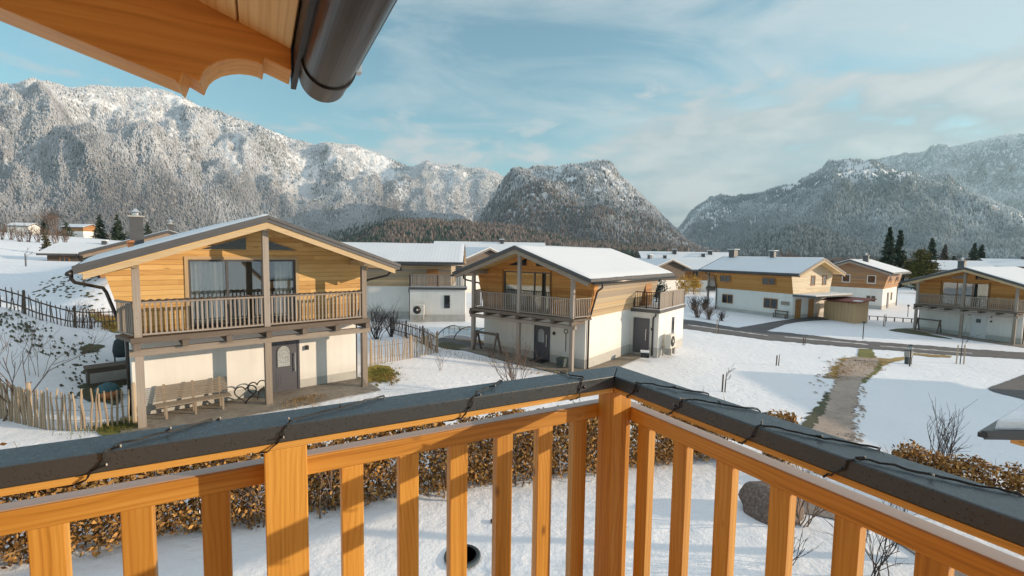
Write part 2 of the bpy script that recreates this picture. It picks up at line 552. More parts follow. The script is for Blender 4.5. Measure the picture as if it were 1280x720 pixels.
M['glass'] = glass_mat()
M['glass_dark'] = plain('glass_dark', (0.020, 0.026, 0.030), 0.06, var=0.3, scale=1.2, spec=0.8)
M['glass_haze'] = plain('glass_haze', (0.30, 0.36, 0.36), 0.15, var=0.1, scale=2)


def door_glass_mat():
    m, t, b = mat('ornament_glass')
    g = gc_of(t)
    n = t.noise(g, 30, 3)
    t.put(b.inputs['Base Color'], t.ramp(n, [(0.35, (0.20, 0.22, 0.23)), (0.6, (0.45, 0.47, 0.48))]))
    t.put(b.inputs['Roughness'], 0.2)
    return m


M['door_glass'] = door_glass_mat()


def snow_mat(name, base=(0.84, 0.855, 0.88), bump=0.35, ribs=False):
    m, t, b = mat(name)
    g = gc_of(t) if ribs else t.add('ShaderNodeTexCoord').outputs['Object']
    n1 = t.noise(g, 0.35, 4, 0.6)
    n2 = t.noise(g, 3.0, 5, 0.6)
    n3 = t.noise(g, 40.0, 3, 0.6)
    t.put(b.inputs['Base Color'], t.ramp(n1, [(0.25, tuple(c * 0.95 for c in base)), (0.7, base)]))
    t.put(b.inputs['Roughness'], 0.65)
    t.put(b.inputs['Specular IOR Level'], 0.25)
    n4 = t.noise(g, 11.0, 4, 0.65)
    h = t.math('ADD', t.math('ADD', t.math('MULTIPLY', n2, 1.0), t.math('MULTIPLY', n4, 0.35)), t.math('MULTIPLY', n3, 0.10))
    if ribs:
        s = t.add('ShaderNodeSeparateXYZ', i0=g)
        w = t.math('SINE', t.math('MULTIPLY', s.outputs[1], 2 * math.pi / 0.6))
        h = t.math('ADD', t.math('MULTIPLY', h, 0.35), t.math('MULTIPLY', t.math('POWER', t.math('ABSOLUTE', w), 6.0), 0.22))
    if not ribs:
        vo = t.add('ShaderNodeTexVoronoi', {'feature': 'SMOOTH_F1'}, Vector=t.mapping(g, (1, 1.35, 1)), Scale=2.1)
        dim = t.math('MULTIPLY', t.ramp(vo.outputs['Distance'], [(0.08, 0.0), (0.26, 1.0)]), t.ramp(t.noise(g, 0.22, 3), [(0.46, 0.0), (0.60, 1.0)]))
        h = t.math('ADD', h, t.math('MULTIPLY', dim, 0.55))
    bp = t.add('ShaderNodeBump', Height=h, Strength=bump, Distance=0.062)
    t.put(b.inputs['Normal'], bp)
    return m


M['roof_snow'] = snow_mat('roof_snow', base=(0.70, 0.715, 0.74), ribs=True, bump=0.3)
M['snow'] = snow_mat('snow', base=(0.78, 0.79, 0.82), bump=0.8)


def cap_mat():
    m, t, b = mat('coated_sheet_metal')
    g = gc_of(t)
    n = t.noise(g, 260, 3, 0.7)
    n2 = t.noise(g, 35, 3, 0.6)
    drops = t.add('ShaderNodeTexVoronoi', {'feature': 'F1'}, Vector=g, Scale=75.0)
    dr = t.ramp(drops.outputs['Distance'], [(0.15, 1.0), (0.34, 0.0)])
    gate = t.ramp(t.noise(g, 7.0, 3), [(0.36, 0.0), (0.54, 1.0)])
    c = t.ramp(n, [(0.3, (0.024, 0.034, 0.042)), (0.7, (0.056, 0.072, 0.083))])
    c = t.mix(t.math('MULTIPLY', t.math('MULTIPLY', dr, gate), 0.3), c, (0.012, 0.016, 0.02))
    t.put(b.inputs['Base Color'], c)
    t.put(b.inputs['Metallic'], 0.1)
    t.put(b.inputs['Specular IOR Level'], 0.75)
    drf = t.math('MULTIPLY', dr, gate)
    t.put(b.inputs['Roughness'], t.math('SUBTRACT', t.ramp(n2, [(0.3, 0.32), (0.7, 0.46)]), t.math('MULTIPLY', drf, 0.26)))
    bp = t.add('ShaderNodeBump', Height=t.math('ADD', n, t.math('MULTIPLY', dr, 1.0)), Strength=0.2, Distance=0.0015)
    t.put(b.inputs['Normal'], bp)
    return m


M['cap_metal'] = cap_mat()


def asphalt_mat(name, lo, hi, scale=30):
    m, t, b = mat(name)
    g = t.add('ShaderNodeTexCoord').outputs['Object']
    n = t.noise(g, scale, 6, 0.75)
    n2 = t.noise(g, 0.7, 4, 0.6)
    c = t.ramp(t.math('ADD', t.math('MULTIPLY', n, 0.6), t.math('MULTIPLY', n2, 0.4)), [(0.32, lo), (0.66, hi)])
    t.put(b.inputs['Base Color'], c)
    t.put(b.inputs['Roughness'], 0.85)
    t.put(b.inputs['Normal'], t.add('ShaderNodeBump', Height=n, Strength=0.6, Distance=0.02))
    return m


M['asphalt'] = asphalt_mat('asphalt', (0.055, 0.053, 0.056), (0.135, 0.128, 0.125))
M['slush'] = asphalt_mat('slush', (0.30, 0.29, 0.29), (0.66, 0.66, 0.67), 9)
M['gravel'] = asphalt_mat('gravel', (0.09, 0.075, 0.065), (0.30, 0.26, 0.235), 16)
M['track'] = asphalt_mat('track', (0.20, 0.155, 0.125), (0.47, 0.375, 0.31), 9)
M['dry_grass'] = asphalt_mat('dry_grass', (0.16, 0.10, 0.03), (0.42, 0.29, 0.10), 10)
M['turf'] = asphalt_mat('turf', (0.05, 0.065, 0.012), (0.20, 0.18, 0.035), 14)
M['turf_yellow'] = asphalt_mat('turf_yellow', (0.14, 0.12, 0.02), (0.40, 0.31, 0.055), 12)
M['turf_dark'] = asphalt_mat('turf_dark', (0.032, 0.036, 0.016), (0.095, 0.092, 0.042), 14)
M['flagstone'] = asphalt_mat('flagstone', (0.12, 0.10, 0.08), (0.30, 0.26, 0.21), 5)


def attr_mat(name, rough=0.9, var=0.5, scale=None, spec=0.2):
    m, t, b = mat(name)
    a = t.add('ShaderNodeAttribute', {'attribute_name': 'col'}).outputs['Color']
    if scale:
        g = t.add('ShaderNodeTexCoord').outputs['Object']
        n = t.noise(g, scale, 5, 0.7)
        a = t.mix(1.0, a, t.ramp(n, [(0.3, 1 - var), (0.7, 1 + var * 0.4)]), 'MULTIPLY')
    t.put(b.inputs['Base Color'], a)
    t.put(b.inputs['Roughness'], rough)
    t.put(b.inputs['Specular IOR Level'], spec)
    return m


M['leaf'] = attr_mat('leaf', 0.7)
M['far_tree'] = attr_mat('far_tree', 0.95, spec=0.05)
M['bark'] = plain('bark', (0.13, 0.09, 0.065), 0.9, var=0.35, scale=12, bump=0.4)
M['twig'] = plain('twig', (0.16, 0.105, 0.075), 0.85, var=0.3, scale=6)
M['twig_pale'] = plain('twig_pale', (0.27, 0.19, 0.12), 0.85, var=0.3, scale=6)
M['twig_dark'] = plain('twig_dark', (0.06, 0.045, 0.04), 0.85, var=0.3, scale=6)
M['granite'] = None


def granite_mat():
    m, t, b = mat('granite')
    g = t.add('ShaderNodeTexCoord').outputs['Object']
    n = t.noise(g, 14, 6, 0.75)
    n2 = t.noise(g, 1.6, 4, 0.6)
    c = t.ramp(n, [(0.3, (0.05, 0.037, 0.03)), (0.5, (0.155, 0.115, 0.095)), (0.7, (0.34, 0.27, 0.23))])
    c = t.mix(t.ramp(n2, [(0.5, 0.0), (0.7, 0.6)]), c, (0.16, 0.10, 0.08))
    t.put(b.inputs['Base Color'], c)
    t.put(b.inputs['Roughness'], 0.85)
    t.put(b.inputs['Normal'], t.add('ShaderNodeBump', Height=n, Strength=0.7, Distance=0.04))
    return m


M['granite'] = granite_mat()


def mountain_mat():
    """snow on gentle faces, bare rock on steep ones, both broken by noise"""
    m, t, b = mat('mountain_ground')
    geo = t.add('ShaderNodeNewGeometry')
    g = t.add('ShaderNodeTexCoord').outputs['Object']
    nz = t.add('ShaderNodeSeparateXYZ', i0=geo.outputs['Normal']).outputs[2]
    n1 = t.noise(g, 0.012, 6, 0.65)
    n2 = t.noise(t.mapping(g, (1, 1, 0.35)), 0.05, 6, 0.7)
    f = t.math('ADD', nz, t.math('MULTIPLY', t.math('SUBTRACT', n2, 0.5), 0.95))
    at_ = t.add('ShaderNodeAttribute', {'attribute_name': 'col'})
    sf = t.math('MULTIPLY', t.ramp(f, [(0.44, 0.0), (0.74, 1.0)]), at_.outputs['Alpha'])
    rock = t.ramp(n2, [(0.3, (0.055, 0.05, 0.05)), (0.55, (0.15, 0.14, 0.135)), (0.75, (0.30, 0.26, 0.22))])
    a = t.add('ShaderNodeAttribute', {'attribute_name': 'col'}).outputs['Color']
    low = t.mix(t.ramp(n1, [(0.35, 0.2), (0.65, 0.7)]), rock, a)
    t.put(b.inputs['Base Color'], t.mix(sf, low, (0.80, 0.81, 0.83)))
    t.put(b.inputs['Roughness'], 0.95)
    t.put(b.inputs['Specular IOR Level'], 0.05)
    t.put(b.inputs['Normal'], t.add('ShaderNodeBump', Height=n2, Strength=0.8, Distance=14.0))
    return m


M['mountain'] = mountain_mat()


# ------------------------------------------------------------------ value noise in numpy
def vnoise(x, y, seed=0):
    xi = np.floor(x).astype(np.int64); yi = np.floor(y).astype(np.int64)
    xf = x - xi; yf = y - yi
    u = xf * xf * (3 - 2 * xf); v = yf * yf * (3 - 2 * yf)
    def h(a, b):
        k = (a * 374761393 + b * 668265263 + seed * 144664513) & 0xFFFFFFFF
        k = ((k ^ (k >> 13)) * 1274126177) & 0xFFFFFFFF
        return ((k ^ (k >> 16)) & 0xFFFF) / 65535.0
    return (h(xi, yi) * (1 - u) + h(xi + 1, yi) * u) * (1 - v) + (h(xi, yi + 1) * (1 - u) + h(xi + 1, yi + 1) * u) * v


def fbm(x, y, seed=0, octv=5, gain=0.5):
    a = 0.0; amp = 1.0; tot = 0.0
    for o in range(octv):
        a = a + amp * vnoise(x * 2 ** o + o * 17.3, y * 2 ** o + o * 9.1, seed + o)
        tot += amp; amp *= gain
    return a / tot


# ------------------------------------------------------------------ ground
def ground():
    def axis(lo, hi, a, b, step):
        near = np.arange(a, b, step)
        left = [a]; s = step
        while left[-1] > lo:
            s *= 1.13; left.append(left[-1] - s)
        right = [near[-1]]; s = step
        while right[-1] < hi:
            s *= 1.13; right.append(right[-1] + s)
        return np.array(left[:0:-1] + list(near) + right[1:])
    xs = axis(-6000, 6000, -28, 36, 0.30)
    ys = axis(-3000, 7000, 4, 40, 0.30)
    Xg, Yg = np.meshgrid(xs, ys)
    Z = gz_arr(Xg.ravel(), Yg.ravel()).reshape(Xg.shape)
    near = np.exp(-(((Xg - 0) / 9.0) ** 2 + ((Yg - 8) / 4.5) ** 2))
    dents = (fbm(Xg * 1.1, Yg * 1.1, 3, 4) - 0.5) * 0.22 * near
    bank = np.exp(-(((Xg + 22) / 7.0) ** 2 + ((Yg - 20) / 7.0) ** 2))
    dents += (fbm(Xg * 0.9, Yg * 0.9, 8, 4) - 0.5) * 0.10 * bank
    Z = Z + dents
    n0, n1 = Xg.shape
    V = np.stack([Xg, Yg, Z], -1).reshape(-1, 3)
    idx = np.arange(n0 * n1).reshape(n0, n1)
    F = np.stack([idx[:-1, :-1], idx[:-1, 1:], idx[1:, 1:], idx[1:, :-1]], -1).reshape(-1, 4)
    return tag(raw_mesh('ground', V, F, M['snow'], smooth=True), kind='structure')


ground()


def drape(name, rows, m, lift=0.02, jag=0.12, kind='structure', cols=9, sub=0.25, seed=1, label=None, cat=None):
    """a strip on the ground between two edges: rows = [(left xy, right xy), ...]"""
    L = [Vector(r[0][:2]) for r in rows]; Q = [Vector(r[1][:2]) for r in rows]
    Lp, Qp = [], []
    def cr_spl(P, i, t):
        p0, p1, p2, p3 = P[max(i - 1, 0)], P[i], P[i + 1], P[min(i + 2, len(P) - 1)]
        return 0.5 * ((2 * p1) + (p2 - p0) * t + (2 * p0 - 5 * p1 + 4 * p2 - p3) * t * t + (3 * p1 - p0 - 3 * p2 + p3) * t ** 3)
    for i in range(len(rows) - 1):
        n = max(2, int(max((L[i + 1] - L[i]).length, (Q[i + 1] - Q[i]).length) / sub))
        for k in range(n):
            Lp.append(cr_spl(L, i, k / n)); Qp.append(cr_spl(Q, i, k / n))
    Lp.append(L[-1]); Qp.append(Q[-1])
    pts = []
    for i, (a, b) in enumerate(zip(Lp, Qp)):
        ja = (fbm(np.array([i * 0.43]), np.array([0.5]), seed, 5, 0.85)[0] - .5) * 2 * jag
        jb = (fbm(np.array([i * 0.43]), np.array([7.5]), seed + 5, 5, 0.85)[0] - .5) * 2 * jag
        d = (b - a)
        w = max(d.length, 1e-6)
        d = d / w
        a2 = a + d * ja; b2 = b + d * jb
        for k in range(cols):
            pts.append(a2.lerp(b2, k / (cols - 1)))
    X = np.array([p.x for p in pts]); Y = np.array([p.y for p in pts])
    V = np.stack([X, Y, gz_arr(X, Y) + lift], -1)
    n = len(Lp)
    idx = np.arange(n * cols).reshape(n, cols)
    F = np.stack([idx[:-1, :-1], idx[:-1, 1:], idx[1:, 1:], idx[1:, :-1]], -1).reshape(-1, 4)
    return tag(raw_mesh(name, V, F, m, smooth=True), label, cat, kind=kind)


def patch(name, poly, m, lift=0.02, jag=0.15, kind='structure', seed=1, rings=7):
    """a patch on the ground inside a rough outline"""
    P = [Vector(p[:2]) for p in poly]
    n = len(P)
    bd = []
    for i in range(n):
        k = max(2, int((P[(i + 1) % n] - P[i]).length / 0.12))
        p0, p1, p2, p3 = P[i - 1], P[i], P[(i + 1) % n], P[(i + 2) % n]
        for j in range(k):
            t = j / k
            bd.append(0.5 * ((2 * p1) + (p2 - p0) * t + (2 * p0 - 5 * p1 + 4 * p2 - p3) * t * t + (3 * p1 - p0 - 3 * p2 + p3) * t ** 3))
    c = sum(P, Vector((0, 0))) / n
    X = []; Y = []
    for r in range(rings):
        f = (r + 0.05) / (rings - 1 + 0.05)
        for i, b in enumerate(bd):
            j = (fbm(np.array([b.x * 3.1]), np.array([b.y * 3.1]), seed, 4, 0.75)[0] - .5) * 2 * jag
            d = (b - c).normalized()
            q = c + (b + d * j - c) * f
            X.append(q.x); Y.append(q.y)
    X = np.array(X); Y = np.array(Y)
    V = np.stack([X, Y, gz_arr(X, Y) + lift], -1)
    k = len(bd)
    idx = np.arange(rings * k).reshape(rings, k)
    nx = np.roll(idx, -1, axis=1)
    F = np.stack([idx[:-1], nx[:-1], nx[1:], idx[1:]], -1).reshape(-1, 4)
    return tag(raw_mesh(name, V, F, m, smooth=True), kind=kind)


A = lambda x, y: tuple(at(x, y))
drape('road', [(A(840, 409), A(845, 398)), (A(870, 413), A(875, 402)), (A(905, 418), A(915, 409)), (A(960, 425), A(965, 414.5)), (A(1020, 430.5), A(1020, 420)), (A(1060, 434), A(1060, 425)),
               (A(1120, 438.5), A(1120, 429.5)), (A(1180, 443.5), A(1180, 434)), (A(1240, 447), A(1240, 438.5)), (A(1330, 452), A(1330, 444))], M['asphalt'], 0.03, 0.5)
drape('driveway', [(A(916, 411), A(955, 415)), (A(940, 407), A(970, 410)), (A(965, 402.5), A(985, 405)), (A(985, 399.8), A(1010, 401.5)), (A(1000, 397.5), A(1035, 400)), (A(1013, 395), A(1045, 399))], M['asphalt'], 0.026, 0.1, seed=4)
for (xa, ya, xb, yb) in ((860, 406.5, 960, 420), (980, 421.5, 1085, 431), (1100, 433, 1215, 442)):
    drape('slush', [(A(xa + (xb - xa) * q, ya + (yb - ya) * q - .35), A(xa + (xb - xa) * q, ya + (yb - ya) * q + .35)) for q in np.linspace(0, 1, 6)], M['slush'], .036, .35, kind='stuff', sub=.15, seed=int(xa), cols=3)
# the snow-free track running from the yard to the road
drape('path', [(A(1000, 556), A(1060, 560)), (A(1020, 530), A(1068, 545)), (A(1030, 515), A(1066, 528)), (A(1036, 500), A(1070, 508)), (A(1040, 486), A(1073, 492)), (A(1046, 474), A(1078, 477)),
               (A(1049, 462), A(1092, 464)), (A(1056, 452), A(1098, 454)), (A(1070, 447), A(1098, 449))], M['track'], 0.040, 0.42, seed=9, sub=.12)
tag(drape('dry_grass_verge', [(A(1030, 473), A(1083, 475)), (A(1040, 462), A(1096, 464)), (A(1050, 451), A(1103, 455)), (A(1058, 447.5), A(1112, 451)), (A(1072, 446), A(1118, 449))], M['dry_grass'], 0.020, 0.9, seed=2, sub=.12),
    kind='stuff')
tag(drape('turf_verge', [(A(1068, 478), A(1081, 479)), (A(1075, 468), A(1092, 470)), (A(1086, 459), A(1100, 461)), (A(1094, 452), A(1104, 454.5))], M['turf'], 0.030, 0.45, seed=6, sub=.12), kind='stuff')
tag(drape('turf_strip', [(A(1071, 446.5), A(1094, 447.5)), (A(1073, 440), A(1093, 441)), (A(1073, 436), A(1090, 437))], M['turf'], 0.035, 0.4, seed=3, sub=.12), kind='stuff')
tag(drape('turf_edge', [(A(985, 548), A(1022, 548)), (A(1006, 525), A(1032, 526)), (A(1020, 508), A(1038, 510)), (A(1032, 490), A(1042, 492))], M['turf_dark'], 0.030, 0.4, seed=8, sub=.12), kind='stuff')
tag(drape('dry_grass_spur', [(A(1098, 452), A(1104, 458)), (A(1112, 448.5), A(1116, 453)), (A(1128, 446.5), A(1128, 450.5)), (A(1134, 446.3), A(1134, 449))], M['dry_grass'], 0.032, 0.35, seed=12, sub=.12), kind='stuff')
tag(drape('dry_grass_kerbside', [(A(1140, 441.5), A(1140, 443.5)), (A(1165, 443.3), A(1163, 446.2)), (A(1190, 445.2), A(1188, 447.2))], M['dry_grass'], 0.036, 0.35, seed=14, sub=.12), kind='stuff')
patch('parking_area', [A(1236, 487), A(1256, 478), A(1300, 464), A(1330, 480), A(1310, 505), A(1270, 497)], M['asphalt'], 0.03, 0.1, seed=5)
# our own gravel path along the boulder, right under the railing
drape('gravel_path', [(A(985, 640), A(1010, 622)), (A(1050, 652), A(1060, 634)), (A(1100, 668), A(1110, 650)), (A(1150, 700), A(1170, 668)), (A(1185, 730), A(1225, 690)), (A(1215, 770), A(1275, 725))], M['gravel'], 0.035, 0.12, seed=21)


# ------------------------------------------------------------------ mountains with their woods
class Range:
    def __init__(self, name, ridge, d_ridge, d_foot, z_foot, seed, rough=0.10, gull=9.0, power=1.0, nt=90, na=240, lowcol=(0.10, 0.085, 0.07), back=0.35, drop=2.0):
        ridge = sorted(ridge)
        px = np.array([r[0] for r in ridge], float); py = np.array([r[1] for r in ridge], float)
        xs = np.linspace(px[0], px[-1], na)
        ys = np.interp(xs, px, py) + drop          # the trees on the ridge stand above it
        dirs = np.array([ray(x, y) for x, y in zip(xs, ys)])
        hor = np.hypot(dirs[:, 0], dirs[:, 1])
        ux, uy = dirs[:, 0] / hor, dirs[:, 1] / hor
        dr = d_ridge(xs) if callable(d_ridge) else np.full(na, float(d_ridge))
        df = d_foot(xs) if callable(d_foot) else np.full(na, float(d_foot))
        zr = EYE + dirs[:, 2] / hor * dr
        t = np.concatenate([np.linspace(0, 1, nt), 1 + np.linspace(0, 1, 16)[1:] * back])
        T, I = np.meshgrid(t, np.arange(na), indexing='ij')
        Xs = xs[I]
        arc = np.cumsum(np.concatenate([[0], np.hypot(np.diff(ux * dr), np.diff(uy * dr))]))
        S = arc[I] / 1000.0
        warp = (fbm(S * 2.2, T * 3.0, seed + 40, 4) - 0.5) * 0.30 * np.clip(4 * T * (1 - T), 0, 1)
        Tw = np.clip(T + warp, 0, 1)
        prof = np.where(T <= 1, Tw ** power * 0.75 + 0.25 * (3 * Tw ** 2 - 2 * Tw ** 3), 1 - (T - 1) * 0.9)
        H = (zr - z_foot)[I]
        g1 = 1 - np.abs(2 * fbm(S * gull / 3.0 + 0.4 * T, T * 1.3, seed, 5) - 1)
        g2 = fbm(S * gull * 1.6, T * 6.0, seed + 11, 5, 0.6)
        env = np.clip(T * 3.0, 0, 1) * np.clip((1.02 - T) * 6, 0.13, 1)
        env = np.where(T > 1, 0.13, env)
        amp = np.maximum(H, 40.0)
        Z = z_foot + H * prof + amp * env * rough * ((g1 - 0.62) * 1.7 + (g2 - 0.5) * 1.1)
        D = df[I] + (dr - df)[I] * T
        D = D + (fbm(S * 1.5, T * 2.0, seed + 77, 4) - 0.5) * 0.10 * (dr - df)[I] * np.clip(4 * T * (1 - T), 0, 1)
        self.P = np.stack([ux[I] * D, uy[I] * D, Z], -1)
        self.T = T; self.X = Xs; self.S = S
        self.nt_all, self.na = T.shape
        idx = np.arange(T.size).reshape(T.shape)
        F = np.stack([idx[:-1, :-1], idx[:-1, 1:], idx[1:, 1:], idx[1:, :-1]], -1).reshape(-1, 4)
        self.seed = seed
        tag(raw_mesh(name, self.P.reshape(-1, 3), F, M['mountain'], smooth=True, col=np.concatenate([np.tile(np.array(lowcol, np.float32), (T.size, 1)),
                 np.clip(T * 2.0 + (fbm(S * 3, T * 4, seed + 5, 4) - .5) * 1.6 - .1, .12, 1).reshape(-1, 1)], 1)), kind='structure')

    def wood(self, name, n, size, colour, tmin=0.0, tmax=1.06, keep=None, wid=0.30, seed=0):
        rg = np.random.default_rng(self.seed * 100 + seed)
        tt = self.T[:, 0]
        jmax = np.searchsorted(tt, tmax) - 1
        jmin = np.searchsorted(tt, tmin)
        # area weights per cell so that trees are evenly spread
        P = self.P
        e1 = P[jmin:jmax, 1:] - P[jmin:jmax, :-1]; e2 = P[jmin + 1:jmax + 1, :-1] - P[jmin:jmax, :-1]
        w = np.linalg.norm(np.cross(e1, e2), axis=-1)
        # nearer slopes need no more trees than they show: weight by solid angle
        c = P[jmin:jmax, :-1]
        w = w / (np.linalg.norm(c, axis=-1) ** 1.2)
        w = w / w.sum()
        pick = rg.choice(w.size, n, p=w.ravel())
        j = pick // w.shape[1] + jmin; i = pick % w.shape[1]
        a = rg.random(n)[:, None]; b = rg.random(n)[:, None]
        pos = (P[j, i] * (1 - a) + P[j, i + 1] * a) * (1 - b) + (P[j + 1, i] * (1 - a) + P[j + 1, i + 1] * a) * b
        T = self.T[j, i]; X = self.X[j, i]; S = self.S[j, i]
        if keep is not None:
            k = keep(rg, T, X, S, pos)
            pos, T, X, S = pos[k], T[k], X[k], S[k]
            n = len(pos)
        h = rg.uniform(size[0], size[1], n)
        col = colour(rg, T, X, S, pos)
        return far_trees(name, pos, h, col, wid, rg)


def far_trees(name, pos, h, col, wid, rg):
    n = len(pos)
    K = 5
    ang = rg.random(n)[:, None] * 6.28 + np.arange(K) * (2 * np.pi / K)
    cx, sx = np.cos(ang), np.sin(ang)
    jit = rg.uniform(0.75, 1.25, (n, K))
    def ring(rad, z):
        r = (h * rad)[:, None] * jit
        return np.stack([pos[:, 0:1] + cx * r, pos[:, 1:2] + sx * r, (pos[:, 2] + h * z)[:, None] + 0 * r], -1)
    low = ring(wid, 0.0); mid = ring(wid * 0.62, 0.45)
    tip1 = pos + np.stack([0 * h, 0 * h, h * 0.70], -1)
    tip2 = pos + np.stack([0 * h, 0 * h, h], -1)
    V = np.concatenate([low, tip1[:, None], mid, tip2[:, None]], 1)  # n, 12
    base = (np.arange(n) * (2 * K + 2))[:, None, None]
    k = np.arange(K)
    f1 = np.stack([k, (k + 1) % K, np.full(K, K)], -1)
    f2 = np.stack([k + K + 1, (k + 1) % K + K + 1, np.full(K, 2 * K + 1)], -1)
    F = (base + np.concatenate([f1, f2])[None]).reshape(-1, 3)
    C = np.repeat(col[:, None, :], 2 * K + 2, 1)
    # rime sits thicker on the tips
    C[:, K] = np.minimum(C[:, K] * 1.08, 0.85); C[:, 2 * K + 1] = np.minimum(C[:, 2 * K + 1] * 1.15, 0.85)
    C[:, :K] *= 0.95
    return tag(raw_mesh(name, V.reshape(-1, 3), F, M['far_tree'], col=C.reshape(-1, 3)), kind='stuff')


def lerpc(a, b, f):
    return np.asarray(a)[None] * (1 - f[:, None]) + np.asarray(b)[None] * f[:, None]


DARK_G = (0.035, 0.05, 0.045); BROWN = (0.13, 0.095, 0.08); RIME = (0.63, 0.625, 0.635); GREY = (0.22, 0.20, 0.19)

big = Range('snowy_mountains', [(-220, 120), (-120, 108), (-60, 101), (0, 106), (30, 107), (60, 104.5), (85, 110), (110, 107), (150, 108), (182, 107), (205, 113), (230, 121), (268, 140), (300, 150), (330, 160), (352, 166), (372, 173), (395, 180), (420, 178), (445, 181), (470, 189), (500, 202), (512, 207), (535, 206), (560, 209), (585, 208), (606, 208), (620, 214), (632, 221), (645, 232), (680, 260), (720, 280), (760, 300)],
            lambda x: 3000 + 1.1 * np.clip(x, -200, 700), lambda x: 1500 + 1.0 * np.clip(x, 0, 700), 5.0, 11, rough=0.15, gull=6.0, power=0.85, nt=120, na=360, lowcol=(0.27, 0.25, 0.245))


def chutes(S, T, k=7.0, seed=90):
    """open snow gullies and rock bands between the trees: 1 where nothing grows"""
    a = fbm(S * k + (fbm(S * 3, T * 3, seed, 3) - .5) * 1.5, T * 1.6, seed + 3, 4, .6)
    b = fbm(S * 5, T * 16, seed + 9, 3)
    return np.clip((a - .55) * 7, 0, 1) * np.clip((T - .12) * 4, 0, 1) + np.clip((b - .64) * 8, 0, 1) * np.clip((T - .3) * 4, 0, 1)


def col_big(rg, T, X, S, pos):
    n = fbm(S * 9, T * 14, 5, 4)
    gul = fbm(S * 4.0, T * 3.0, 23, 4)
    big_n = fbm(S * 2.4 + 3, T * 3.5, 61, 4)
    f = np.clip(T * 1.6 + (n - 0.5) * 0.8 + (big_n - .5) * 1.5 + 0.04 + np.clip((X - 150) / 420, -0.22, 0.25), 0.03, 1)
    c = lerpc((0.165, 0.16, 0.17), RIME, f)
    pick = rg.random(len(T))
    darkp = np.clip(0.12 - T * 0.12 + np.clip(0.47 - gul, 0, 1) * 2.2, 0.01, 0.8)
    d = pick < darkp
    c[d] = lerpc((0.09, 0.10, 0.10), (0.30, 0.29, 0.29), rg.random(d.sum()) * 0.9)
    return c * rg.uniform(0.90, 1.08, (len(T), 1))


big.wood('snowy_wood', 125000, (5, 13), col_big, 0.0, 1.05,
         keep=lambda rg, T, X, S, pos: rg.random(len(T)) < np.clip(1.15 - chutes(S, T) * 1.1, 0.06, 1.0))

knob = Range('rocky_hill', [(470, 330), (520, 318), (560, 303), (590, 285), (604, 264), (616, 246), (628, 232), (642, 219), (655, 212), (668, 207), (690, 206), (710, 204.5), (735, 203.5), (757, 204), (766, 210), (774, 221), (790, 237), (800, 245), (815, 260), (830, 274), (842, 285), (856, 297), (875, 307), (900, 313)],
             2100, lambda x: 1150 + 0 * x, 3.0, 29, rough=0.20, gull=6.0, power=0.80, nt=90, na=200, lowcol=(0.17, 0.15, 0.145))


def col_knob(rg, T, X, S, pos):
    n = fbm(S * 12, T * 12, 8, 4)
    f = np.clip(T * 1.1 - 0.15 + (n - 0.5) * 1.5, 0, 1)
    c = lerpc((0.17, 0.16, 0.165), (0.66, 0.66, 0.67), f * 0.95)
    d = rg.random(len(T)) < np.clip(0.42 - T * 0.3 + (X < 640) * 0.25, 0.1, 0.9)
    c[d] = lerpc((0.07, 0.075, 0.07), GREY, rg.random(d.sum()) * 0.8)
    b = (rg.random(len(T)) < 0.22) & (T < 0.35)
    c[b] = lerpc(BROWN, (0.2, 0.13, 0.1), rg.random(b.sum()))
    return c * rg.uniform(0.7, 1.2, (len(T), 1))


knob.wood('hill_wood', 30000, (6, 14), col_knob, 0.0, 1.04, keep=lambda rg, T, X, S, pos: rg.random(len(T)) < np.clip(1.1 - chutes(S, T, 9.0, 35) * 1.1 - np.clip(T - .55, 0, 1) * .6, 0.08, 1.0))

foot = Range('wooded_foothill', [(380, 306), (410, 301), (430, 297), (450, 289), (470, 279), (490, 274), (510, 272), (540, 271.5), (560, 274), (580, 273), (600, 276), (640, 279), (670, 286), (700, 293), (740, 299), (790, 303), (830, 306), (860, 309)],
             1050, 620, 1.0, 37, rough=0.06, gull=6.0, power=0.9, nt=40, na=120, lowcol=(0.05, 0.045, 0.035), drop=7.0)


def col_foot(rg, T, X, S, pos):
    n = fbm(S * 14, T * 8, 8, 3)
    d = rg.random(len(T)) < np.clip(0.25 + (n - 0.5) * 2.4 + (X < 480) * 0.3, 0.05, 0.95)
    c = lerpc(BROWN, (0.24, 0.19, 0.165), rg.random(len(T)))
    c[d] = lerpc(DARK_G, (0.06, 0.08, 0.06), rg.random(d.sum()))
    return c * rg.uniform(0.7, 1.2, (len(T), 1))


foot.wood('foothill_wood', 9000, (7, 14), col_foot, 0.0, 1.03)
# darker spruce ridge between the big face and the foothill
ridge2 = Range('spruce_ridge', [(300, 312), (350, 300), (400, 292), (430, 287), (460, 279), (490, 271), (520, 272), (560, 279), (600, 291), (640, 300)],
               1500, 1200, 3.0, 41, rough=0.06, gull=6.0, power=0.9, nt=24, na=90, lowcol=(0.06, 0.06, 0.055), drop=6.0)
ridge2.wood('spruce_wood', 3000, (12, 22), lambda rg, T, X, S, pos: lerpc(DARK_G, (0.20, 0.20, 0.2), rg.random(len(T)) ** 2), 0.0, 1.03)

right_back = Range('far_mountains', [(960, 262), (1000, 238), (1040, 216), (1060, 209), (1085, 203), (1110, 198), (1140, 192), (1170, 188), (1200, 183), (1222, 178), (1250, 172), (1280, 168), (1330, 158), (1400, 150), (1480, 160)],
                   5800, 4200, 5.0, 53, rough=0.20, gull=5.0, power=0.85, nt=70, na=170)


